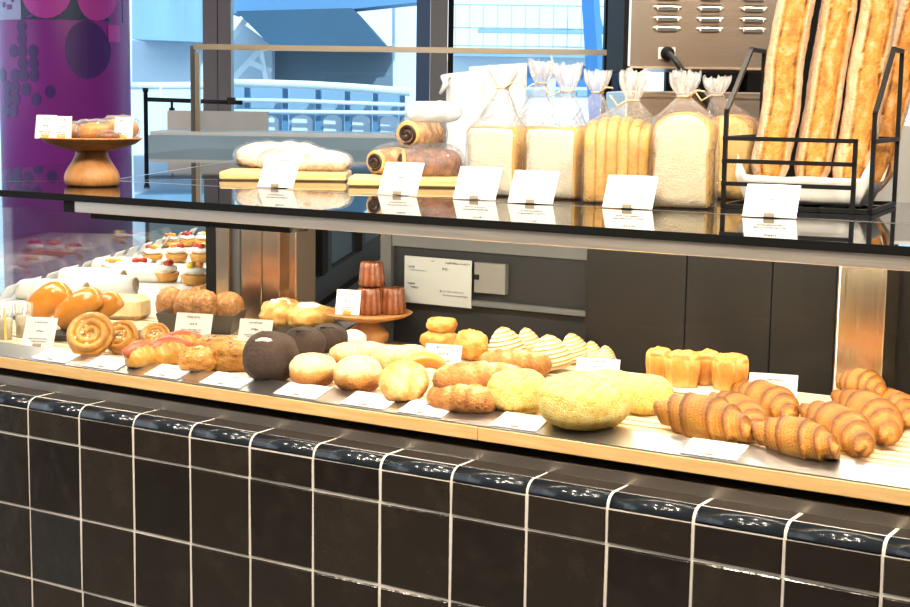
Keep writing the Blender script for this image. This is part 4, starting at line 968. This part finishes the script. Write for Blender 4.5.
# sausage pastries
def sausage(box, label, seed, rz):
    P, rx, ry, h = fit(*box, dr=.75); r = empty('sausage_pastry', P, rz, label, 'sausage pastry', 'sausage pastries')
    log_loaf(rx*2.0, ry*1.7, h*.92, seed, .09, score=2.2).obj('pastry', CR['danish'], r)
    m = MB(); m.tube([(-rx*1.10, 0, h*.50), (-rx*1.06, 0, h*.52), (-rx*.5, 0, h*.72), (0, .002, h*.80), (rx*.5, 0, h*.72), (rx*1.06, 0, h*.52), (rx*1.10, 0, h*.5)], [h*.12, h*.23, h*.25, h*.26, h*.25, h*.23, h*.12], 14); m.obj('sausage', sausage_m, r)
sausage((122, 341, 158, 368), 'sausage pastry at the left front beside the spiral pastries', 91, FACE+.7); sausage((147, 337, 187, 366), 'sausage pastry second from the left front', 92, FACE+.55); sausage((160, 331, 200, 356), 'pale sausage pastry behind the front two', 93, FACE+.4)
# nut topped pastries
def nutty(box, label, seed, rz):
    P, rx, ry, h = fit(*box, dr=.75); r = empty('nut_topped_pastry', P, rz, label, 'nut pastry', 'nut topped pastries')
    bun(rx, ry, h*.82, seed, .16, 2.4, pw=2.6).obj('pastry', CR['nut'], r); m = MB(); rr = random.Random(seed)
    for k in range(70):
        a = rr.uniform(0, 2*PI); d = math.sqrt(rr.random())*.82; s_ = rr.uniform(.004, .0085); zz_ = h*.82*(1-.55*d*d)-.001
        t = MB(); t.lathe([(.0003, -s_*.5), (s_*.9, -.1*s_), (s_*.6, s_*.4), (.0003, s_*.6)], 7); t.xf(TR(rx*d*math.cos(a), ry*d*math.sin(a), zz_) @ RZ(rr.random()*6) @ RX(rr.uniform(-.8, .8)) @ Matrix.Diagonal((1.6, .9, .9, 1))); t.b = [rr.random()]*len(t.b); m._join(t, None)
    m.obj('chopped_nuts', CR['praline'], r, kind='stuff')
nutty((176, 341, 216, 374), 'nut topped pastry at the front, left of the cocoa buns', 101, FACE); nutty((206, 336, 250, 373), 'nut topped pastry touching the nearest cocoa bun', 102, FACE+.2); nutty((190, 332, 232, 356), 'nut topped pastry behind the front two', 103, FACE+.4)
# sugared puffs in the tray
pf = lambda p, z, t: .62-.45*max(0, z-.72)+.3*nz(p, 4, 3)
for k, (b, txt) in enumerate((((153, 287, 182, 316), 'leftmost sugared brown puff in the dark tray'), ((171, 290, 200, 318), 'second sugared brown puff from the left in the dark tray'), ((189, 290, 217, 319), 'third sugared brown puff from the left in the dark tray'), ((211, 292, 242, 319), 'rightmost sugared brown puff in the dark tray'), ((184, 286, 210, 306), 'sugared brown puff at the back of the dark tray'))):
    P, rx, ry, h = fit(*b, z=DZ+.03, dr=.9); P = P + FH*(.035 if k == 4 else .012); P.z = DZ+.01
    bun(rx, ry, h+.018, 110+k, .07, 5, lat=22, n=44, bake=pf).obj('sugared_puff', CR['praline'], None, txt, 'puff', 'sugared puffs in the dark tray', loc=P, rz=FACE)
# yellow topped breads
yb = lambda p, z, t: .25+.5*nz(p, 3, 8)
for b, txt, s_ in (((258, 299, 301, 330), 'left yellow sugary bread left of the small cake stand', 121), ((284, 303, 334, 333), 'right yellow sugary bread with pale icing, nearest the small cake stand', 122)):
    o_, P, rx, ry, h = round_bread(b, 'danish', 'sugary_bread', txt, 'sweet bread', s_, .8, 'yellow sugary breads', z=DZ+.006, amp=.16, bake=yb)
    m = bun(rx*.5, ry*.5, h*.25, s_, .2, lat=8, n=20); m.xf(TR(-rx*.05, -ry*.2, h*.78)); m.obj('icing', sugar_m, o_)
# small cake stand with caneles
q = on(367, 343, 2, DZ)+FH*.02; w = proj(q)[2]; Hc = (343-313)*w/FPX; Rc = 45*w/FPX
cake_stand((q.x, q.y, DZ), Rc, Hc, 'small wooden cake stand carrying the dark fluted cakes inside the case', waist=.022, foot=.05)
ct = Vector((q.x, q.y, DZ+Hc-.0035))
def canele(P, R, H, label, seed):
    m = MB(); n = 72; prof = [(R*.92, 0), (R, H*.06), (R*.97, H*.3), (R*.90, H*.75), (R*.86, H*.93), (R*.78, H), (R*.5, H*.97), (R*.15, H*.93)]
    rings = []; bk = []
    for r_, z in prof: rings.append([(r_*(1+(.075 if z > .001 and r_ > R*.6 else .02)*abs(math.sin(6*2*PI*i/n))-.03)*math.cos(2*PI*i/n), r_*(1+(.075 if z > .001 and r_ > R*.6 else .02)*abs(math.sin(6*2*PI*i/n))-.03)*math.sin(2*PI*i/n), z) for i in range(n)]); bk.append([.75-.55*abs(math.sin(6*2*PI*i/n))+.1*(z/H) for i in range(n)])
    m.loft(rings, bake=bk).obj('fluted_cake', CR['cannele'], None, label, 'small cake', 'dark fluted cakes on the small stand', loc=P, rz=seed)
cr_ = 13.2*w/FPX; ch = 26.5*w/FPX
canele(ct+RH*(.005)+FH*(-.01), cr_, ch, 'dark fluted cake beside the little card on the small stand', .2); canele(ct+RH*(.005+cr_*1.72)+FH*(.004), cr_, ch, 'dark fluted cake at the right on the small stand', .6); canele(ct+RH*(.012)+FH*(.006+cr_*1.7), cr_, ch, 'dark fluted cake at the back on the small stand', .9)
canele(ct+RH*(.008)+FH*(.018)+Vector((0, 0, ch+.0008)), cr_*.97, ch*.93, 'topmost dark fluted cake, stacked on the others', .4)
card(ct+RH*(-.045)+FH*(-.035)+Vector((0, 0, .001)), 'small card leaning on the small cake stand beside the fluted cakes', 25*w/FPX, 25*w/FPX, 14, FACE-.25, clipmat=gold_clip)
# cocoa buns
cb_ = lambda p, z, t: .5+.25*nz(p, 2, 4)
o_, P, rx, ry, h = round_bread((240, 331, 296, 384), 'choco', 'cocoa_bun', 'nearest cocoa bun with a split sugary top', 'cocoa bun', 131, .95, 'dark cocoa buns', amp=.05, bake=cb_)
m = MB(); rr = random.Random(5)
for k in range(7):
    f = k/6; a = -2.25+.9*f; pts = (rx*.80*math.cos(a)*(.75), ry*.78*math.sin(a)*.85, h*(.80+.06*math.sin(f*3)))
    t = bun(.007+.003*rr.random(), .005, .005, k, .35, lat=6, n=12); t.xf(TR(*pts) @ RX(.5)); m._join(t, None)
m.obj('sugar_patch', plain('sugar_grey', (.62, .58, .53), .8, var=.3, vscale=150), o_)
for b, txt, s_ in (((281, 327, 324, 362), 'middle cocoa bun, behind the nearest one', 132), ((307, 324, 347, 354), 'farthest cocoa bun, below the small cake stand', 133)):
    o_, P, rx, ry, h = round_bread(b, 'choco', 'cocoa_bun', txt, 'cocoa bun', s_, .95, 'dark cocoa buns', amp=.05, bake=cb_)
    t = bun(.018, .004, .005, s_, .2, lat=6, n=14); t.xf(TR(.0, -ry*.55, h*.90) @ RX(.5)); t.obj('split', choc_m, o_)
round_bread((336, 330, 366, 352), 'powder', 'dusted_roll', 'small pinkish dusted roll right of the farthest cocoa bun', 'bread roll', 134)
# round rolls
rl_ = lambda p, z, t: .92-.95*max(0, min(1, (z-.30)/.35))+.15*nz(p, 2.5, 7)+(9*crk(p, z) if z > .5 else 0)
def crk(p, z): return .05*max(0, 1-abs(nz(p, 2.6, 9))*9)*(z > .55) + .03*math.exp(-((z-.42)*26)**2)
for b, txt, s_ in (((287, 353, 336, 389), 'golden round roll with cracked top, right of the nearest cocoa bun', 141), ((332, 356, 382, 395), 'golden round roll left of the floury cracked roll', 142), ((328, 343, 364, 368), 'small golden roll behind the two front round rolls', 143)):
    round_bread(b, 'flour', 'round_roll', txt, 'bread roll', s_, .95, 'golden round rolls', amp=.04, bake=rl_, crackf=crk)
P, rx, ry, h = fit(379, 360, 430, 402, dr=.6); m = bun(rx, rx*.92, .042, 144, .04, 3, bake=lambda p, z, t: .62-.6*max(0, z-.4)+.25*nz(p, 3, 5), crackf=crk)
m.xf(RX(math.radians(50))); zm = min(p.z for p in m.v); m.xf(TR(0, 0, -zm)); m.obj('floury_roll', CR['flour'], None, 'floury flat roll with cracked face, tilted toward the viewer', 'bread roll', loc=P, rz=FACE-.1)
for b, txt, s_ in (((347, 342, 390, 368), 'pale floury roll behind the golden round rolls', 145), ((370, 346, 412, 372), 'pale floury roll between the small stand and the hooked pastry', 146), ((392, 345, 428, 366), 'pale floury roll at the back, left of the small cream puffs', 147)):
    round_bread(b, 'flour', 'floury_roll', txt, 'bread roll', s_, .9, 'pale floury rolls', amp=.05, bake=lambda p, z, t: .35-.3*z+.2*nz(p, 3, 2))
# curled brown pastry
P, rx, ry, h = fit(402, 347, 449, 387, dr=.6); m = MB(); pts = [(-rx*.8*math.cos(a)+0, .004*a, h*.52+h*.40*math.sin(a)) for a in [(-.5+3.5*k/24) for k in range(25)]]; m.tube(pts, [.006+.011*math.sin(PI*min(1, (k+2)/27)) for k in range(25)], 14, [[.35+.4*math.sin(2*PI*i/14) for i in range(14)] for k in range(25)])
zm = min(p.z for p in m.v); m.xf(TR(0, 0, -zm)); m.obj('curled_pastry', CR['glossy'], None, 'brown curled pastry arching behind the floury cracked roll', 'pastry', loc=P, rz=FACE)
# walnut breads
wb = lambda t, th, p: .66+.25*nz(p, 2.5, 3)-.35*max(0, math.sin(th))*abs(math.sin(t*7+.5))
def longbread(u0, v0, u1, v1, W, H, label, seed, z=DZ, name='walnut_bread'):
    a, b = on(u0, v0, 2, z), on(u1, v1, 2, z); c = (a+b)/2; L = (b-a).length
    return log_loaf(L, W, H, seed, .08, bake=wb, score=2.6).obj(name, CR['walnut'], None, label, 'walnut bread', 'long crusty walnut breads', loc=c, rz=math.atan2(b.y-a.y, b.x-a.x))
longbread(430, 405, 497, 415, .075, .052, 'rough walnut bread at the front, left of the yellow buns', 151); longbread(432, 392, 528, 392, .08, .056, 'long walnut bread lying over the front rough one', 152, DZ+.028); longbread(478, 372, 552, 374, .08, .05, 'floury walnut bread behind the long one', 153, DZ+.004)
# small cream puffs
cp = lambda p, z, t: .5-.3*z+.35*nz(p, 3, 6)
round_bread((420, 329, 460, 352), 'gold', 'cream_puff', 'cream puff at the lower left of the small pile by the back wall', 'cream puff', 161, .9, 'cream puffs', amp=.14, bake=cp); round_bread((454, 330, 490, 362), 'gold', 'cream_puff', 'cream puff at the right of the small pile by the back wall', 'cream puff', 162, .9, 'cream puffs', amp=.16, bake=cp)
o_, P, rx, ry, h = round_bread((426, 340, 457, 352), 'gold', 'cream_puff', 'cream puff on top of the small pile by the back wall', 'cream puff', 163, .9, 'cream puffs', amp=.14, bake=cp); o_.location.z += .040
for v_ in o_.data.vertices: v_.co.z *= 1.5
# ridged sugar shells
def shell(box, label, seed, tilt, rz):
    P, rx, ry, h = fit(*box, dr=.8); m = MB(); n, NR = 26, 60; rings = []; bk = []
    for k in range(NR+1):
        t = k/NR; e = max(0, 1-t**1.9)**.62*(.72+.28*min(1, t*6)); s_ = (t*8) % 1; e *= 1+.07*(1-s_)-.04; e = max(e, .04)
        rings.append([(rx*e*math.cos(2*PI*i/n)*(1+.03*nz((t*9, i*.4, 0), 1, seed)), ry*e*math.sin(2*PI*i/n), t*h*1.05) for i in range(n)]); bk.append([.12+.62*math.exp(-((s_-.85)*5)**2)+.1*math.cos(2*PI*i/n) for i in range(n)])
    m.loft(rings, bake=bk); m.xf(RY(tilt)); zm = min(p.z for p in m.v); m.xf(TR(0, 0, -zm)); m.obj('ridged_pastry', CR['sugar'], None, label, 'ridged pastry', 'ridged sugary pastries', loc=P, rz=rz)
for b, txt, s_, tl in (((488, 331, 529, 364), 'ridged sugary pastry at the left of its row', 171, -.22), ((517, 331, 547, 362), 'ridged sugary pastry second from the left, set back', 172, -.25), ((531, 339, 576, 374), 'ridged sugary pastry nearest the viewer in its row', 173, -.2), ((562, 337, 594, 366), 'ridged golden pastry fourth from the left in its row', 174, -.3), ((584, 343, 606, 366), 'ridged golden pastry next to the right end of its row', 175, -.2), ((596, 347, 618, 367), 'smallest ridged golden pastry at the right end of its row', 176, -.1)):
    shell(b, txt, s_, tl, FACE)
# yellow crackled buns
def mel(p, z):
    a = p.x+p.y*.6+p.z*.55+.14*nz(p, 2, 1); b = p.x-p.y*.6-p.z*.55+.14*nz(p, 2, 2)
    f = lambda q: max(0, 1-abs(((q*2.7) % 1)-.5)*-2*-1*7) if False else max(0, 1-abs(((q*2.7) % 1)-.5)*9)
    return .045*max(f(a), f(b))*(z > .12)
mb_ = lambda p, z, t: .12+.35*(z < .2)+.22*nz(p, 3, 12)+11*mel(p, z)
for b, txt, s_, mt in (((487, 369, 549, 417), 'yellow crackled bun at the left, against the walnut bread', 181, 'melon'), ((540, 372, 633, 434), 'largest yellow crackled bun at the front', 182, 'melon'), ((580, 370, 640, 412), 'yellow crackled bun behind the largest one', 183, 'melon'), ((622, 375, 675, 417), 'yellow crackled bun at the right, nearest the croissants', 184, 'melon')):
    round_bread(b, mt, 'yellow_bun', txt, 'sweet bun', s_, .85, 'yellow crackled buns', amp=.035, bake=mb_, crackf=mel, lat=30, n=64, pw=2.4)
# little square pastries
def square_pastry(u, v, wpx, hpx, label, seed, rz):
    z = DZ+.020; q = on(u, v, 2, z); w = proj(q)[2]; W = wpx*w/FPX; H = hpx*w/FPX; m = MB(); n = 72; rings = []; bk = []
    P = q+FH*W*.42
    for k in range(26):
        t = k/25; zz_ = H*.80*min(1, t/.72) if t < .72 else H*(.80+.20*math.sin((t-.72)/.28*PI/2))
        R = W*.5*(.86+.17*math.sin(PI*.62*t/.72)) if t < .72 else W*.5*1.02*math.cos((t-.72)/.285*PI/2)**.55
        ring = []; b = []
        for i in range(n):
            a = 2*PI*i/n; sq = 1/max(abs(math.cos(a)), abs(math.sin(a)))**.25; lob = .70+.30*abs(math.sin(2.5*a+.4))**.45*(1 if t < .86 else .75)
            r_ = max(.002, R*lob*sq*.93*(1+.02*nz((math.cos(a)*3, math.sin(a)*3, t*5), 1, seed)))
            dz = (.0022*math.sin(r_*420+a*2)*min(1, (t-.78)*9)+.003*nz((r_*90, a, 1), 1, seed)) if t > .78 else -.003*(1-lob)/.30*min(1, t/.72)
            ring.append((r_*math.cos(a), r_*math.sin(a), zz_+dz)); b.append(.18+.45*math.sin(PI*min(1, t/.72))*(1 if t < .72 else 0)+(.3+.3*math.sin(r_*420+a*2) if t > .72 else 0)-.40*(1-lob)/.30)
        rings.append(ring); bk.append(b)
    m.loft(rings, bake=bk).obj('square_pastry', CR['gold'], None, label, 'small pastry', 'little square layered pastries', loc=P, rz=rz)
square_pastry(661, 383, 30, 33, 'little square pastry at the back left of the paper covered board', 191, .5); square_pastry(709, 386, 32, 33, 'little square pastry at the back right of the paper covered board', 192, .6)
square_pastry(685, 388.5, 38, 35, 'little square pastry at the front left of the paper covered board', 193, .55); square_pastry(733, 392.5, 40, 36, 'little square pastry at the front right of the paper covered board', 194, .5)
# croissants
def crois(u0, v0, u1, v1, W, H, label, seed, lift=0, curve=.14, Lf=1.0, flip=1, pitch=0):
    a, b = on(u0, v0, 2, DZ), on(u1, v1, 2, DZ); c = (a+b)/2; L = (b-a).length*Lf
    m = croissant(L, W, H, seed, curve*flip); m.xf(RX(pitch)); zm = min(p.z for p in m.v); m.xf(TR(0, 0, -zm+lift)); m.obj('croissant', CR['croissant'], None, label, 'croissant', 'croissants at the right end', loc=c, rz=math.atan2(b.y-a.y, b.x-a.x))
crois(664, 427, 752, 447, .085, .082, 'largest croissant, front left of the group', 201, Lf=1.08); crois(722, 411, 766, 446, .07, .062, 'dark croissant wedged behind the largest one', 202); crois(743, 401, 800, 429, .075, .065, 'croissant behind the dark one, below the standing card', 203)
crois(758, 447, 840, 464, .078, .072, 'croissant at the front, pointing right beside the card on the rail', 204, Lf=1.05); crois(812, 425, 876, 464, .075, .07, 'croissant with its tip toward the viewer, second from the right at the front', 205); crois(846, 412, 902, 452, .078, .072, 'croissant at the right end in front of the steel post', 206); crois(874, 410, 917, 432, .07, .062, 'croissant at the far right, partly out of the picture', 207)
crois(840, 407, 885, 420, .065, .062, 'small croissant lying highest, against the steel post', 208, lift=.028)

# -------- in the side wing: tarts, wrapped sandwiches, cups
def tart(box, label, seed, fruit, g='fruit tarts in the side wing'):
    P, rx, ry, h = fit(*box, z=DZ, dr=.95); h = min(h, rx*1.6); r = empty('fruit_tart', P, FACE, label, 'tart', g)
    m = MB(); m.lathe([(rx*.75, 0), (rx*.98, h*.38), (rx*.9, h*.40), (.001, h*.36)], 28, .35, flute=.02, nf=14); m.obj('tart_shell', CR['gold'], r)
    c = bun(rx*.82, ry*.80, h*.38, seed, .12, lat=8, n=22); c.xf(TR(0, 0, h*.37)); c.obj('cream', cream_m, r)
    for k in range(3):
        a = seed+k*2.1; f = bun(rx*.30, rx*.27, h*.28, seed+k, .08, lat=8, n=16); f.xf(TR(rx*.36*math.cos(a), ry*.36*math.sin(a), h*.66)); f.obj('fruit', fruit[k % len(fruit)], r)
B_, O_, Y_ = berry_m, orange_m, yellow_m
for k, (b, f, txt) in enumerate((((124, 250, 150, 278), (B_, O_), 'fruit tart with a berry at the left of the front tart row'), ((150, 252, 178, 282), (B_, cream_m), 'fruit tart in the middle of the front tart row'), ((178, 252, 207, 285), (O_, Y_), 'orange fruit tart at the right of the front tart row'),
        ((140, 240, 162, 262), (B_, O_, Y_), 'fruit tart at the left of the second tart row'), ((163, 237, 187, 262), (O_, B_), 'fruit tart in the middle of the second tart row'), ((187, 236, 211, 262), (B_, Y_), 'fruit tart at the right of the second tart row'),
        ((160, 232, 178, 247), (O_,), 'tiny fruit tart at the left of the farthest tart row'), ((177, 229, 195, 246), (B_,), 'tiny fruit tart in the middle of the farthest tart row'), ((193, 226, 211, 246), (Y_, cream_m), 'tiny fruit tart at the right of the farthest tart row'), ((98, 257, 124, 276), (Y_, O_), 'low yellow tart left of the front tart row'))):
    tart(b, txt, k, f)
wrapm = plain('sandwich_wrap', (.88, .85, .78), .35, bump=.3, bscale=40); fill_m = plain('sandwich_filling', (.60, .42, .25), .6, var=.3, vscale=60)
for k, (t, n_, txt) in enumerate(((.62, .16, 'white wrapped sandwich nearest the left edge of the picture'), (.75, .26, 'white wrapped sandwich behind the glossy oval rolls'), (.92, .17, 'white wrapped sandwich below the price tags in the wing'), (1.07, .28, 'white wrapped sandwich before the tarts'), (1.22, .17, 'farthest white wrapped sandwich by the wing glass'))):
    P = K+WD*t+WN*n_; r = empty('wrapped_sandwich', (P.x, P.y, DZ-.003), math.atan2(WN.y, WN.x), txt, 'sandwich', 'white wrapped sandwiches')
    log_loaf(.20, .085, .055, 210+k, .04, pw=5).obj('wrapper', wrapm, r)
    m = bun(.022, .03, .008, k, .1, lat=6, n=16); m.xf(TR(.092, 0, .028) @ RY(PI/2)); m.obj('filling', fill_m, r)
P, rx, ry, h = fit(98, 289, 146, 320, dr=.6); m = MB(); m.box(-rx, -ry, 0, rx, ry, h*.8, bev=.012); o_ = m.obj('pound_cake', CR['flour'], None, 'pale oblong cake behind the right glossy roll', 'cake', loc=P, rz=FACE-.3)
m = MB(); m.box(-rx*.95, -ry-.002, h*.2, -rx*.2, -ry+.004, h*.62, bev=.002); m.obj('cake_label', fill_m, o_)
cup_m = thin_glass('plastic_cup', (.97, .96, .93), .05, base=.05, veil=.12)
for k, (b, txt) in enumerate((((-8, 306, 12, 340), 'clear dessert cup with a yellow stripe at the left edge of the deck'), ((13, 303, 32, 338), 'clear dessert cup right of the yellow striped one'))):
    P, rx, ry, h = fit(*b, dr=.8); r = empty('dessert_cup', P, FACE, txt, 'dessert cup')
    m = MB(); m.lathe([(rx*.8, 0), (rx, h), (rx*.96, h), (rx*.77, .002)], 24); m.obj('cup', cup_m, r); m = MB(); m.lathe([(rx*.74, .003), (rx*.86, h*.62), (.001, h*.64)], 20); m.obj('dessert', CR['sugar'], r)
    if k == 0: m = MB(); m.box(rx*.35, -rx*.99, h*.02, rx*.55, -rx*.90, h*.98); m.obj('yellow_stripe', yellow_m, r)
for k in range(13):
    P = K+WD*(.55+k*.155)+WN*.05; card((P.x, P.y, DZ+.0005), 'white card in the row along the wing glass, facing away from the viewer', .105, .05, 35, math.atan2(-.894, .447), group='cards along the wing glass', clip=False, lines=2)

# paper notice taped inside the rear door
a, b = on(405, 281, 1, .728), on(472, 279, 1, .728); zn0, zn1 = on(438, 305, 1, .728).z, on(438, 258, 1, .728).z
W = b.x-a.x; m = MB(); m.box(0, 0, zn0, W, .0015, zn1); nt_ = m.obj('paper_notice', plain('notice_paper', (.36, .38, .37), .6), None, 'grey paper notice with small black print on the rear door of the case', 'notice', loc=(a.x, .7255, 0))
g_ = MB(); rr = random.Random(8); Hn = zn1-zn0
for fx, fy, wd, hg in ((.62, .89, .34, .0048), (.05, .75, .09, .0058), (.57, .75, .09, .0058), (.05, .39, .10, .0055), (.10, .31, .10, .0055), (.54, .28, .08, .0058), (.40, .91, .03, .003)):
    glyphs(g_, W*fx, zn0+Hn*fy, W*wd, hg, rr, y=-.0006)
g_.obj('printed_text', ink_dark, nt_)
g_ = MB()
for fx, fy, wd in ((.07, .69, .25), (.64, .29, .24), (.58, .21, .36)): glyphs(g_, W*fx, zn0+Hn*fy, W*wd, .0035, rr, y=-.0006)
g_.obj('faint_print', ink, nt_)

sc.view_settings.view_transform = 'Standard'; sc.view_settings.look = 'None'; sc.view_settings.gamma = 1; sc.view_settings.exposure = EXPO
sc.view_settings.use_curve_mapping = False
cy = sc.cycles
cy.use_denoising = True; cy.max_bounces = 10; cy.diffuse_bounces = 3; cy.glossy_bounces = 5; cy.transparent_max_bounces = 24; cy.caustics_reflective = False; cy.caustics_refractive = False
cy.sample_clamp_indirect = 6
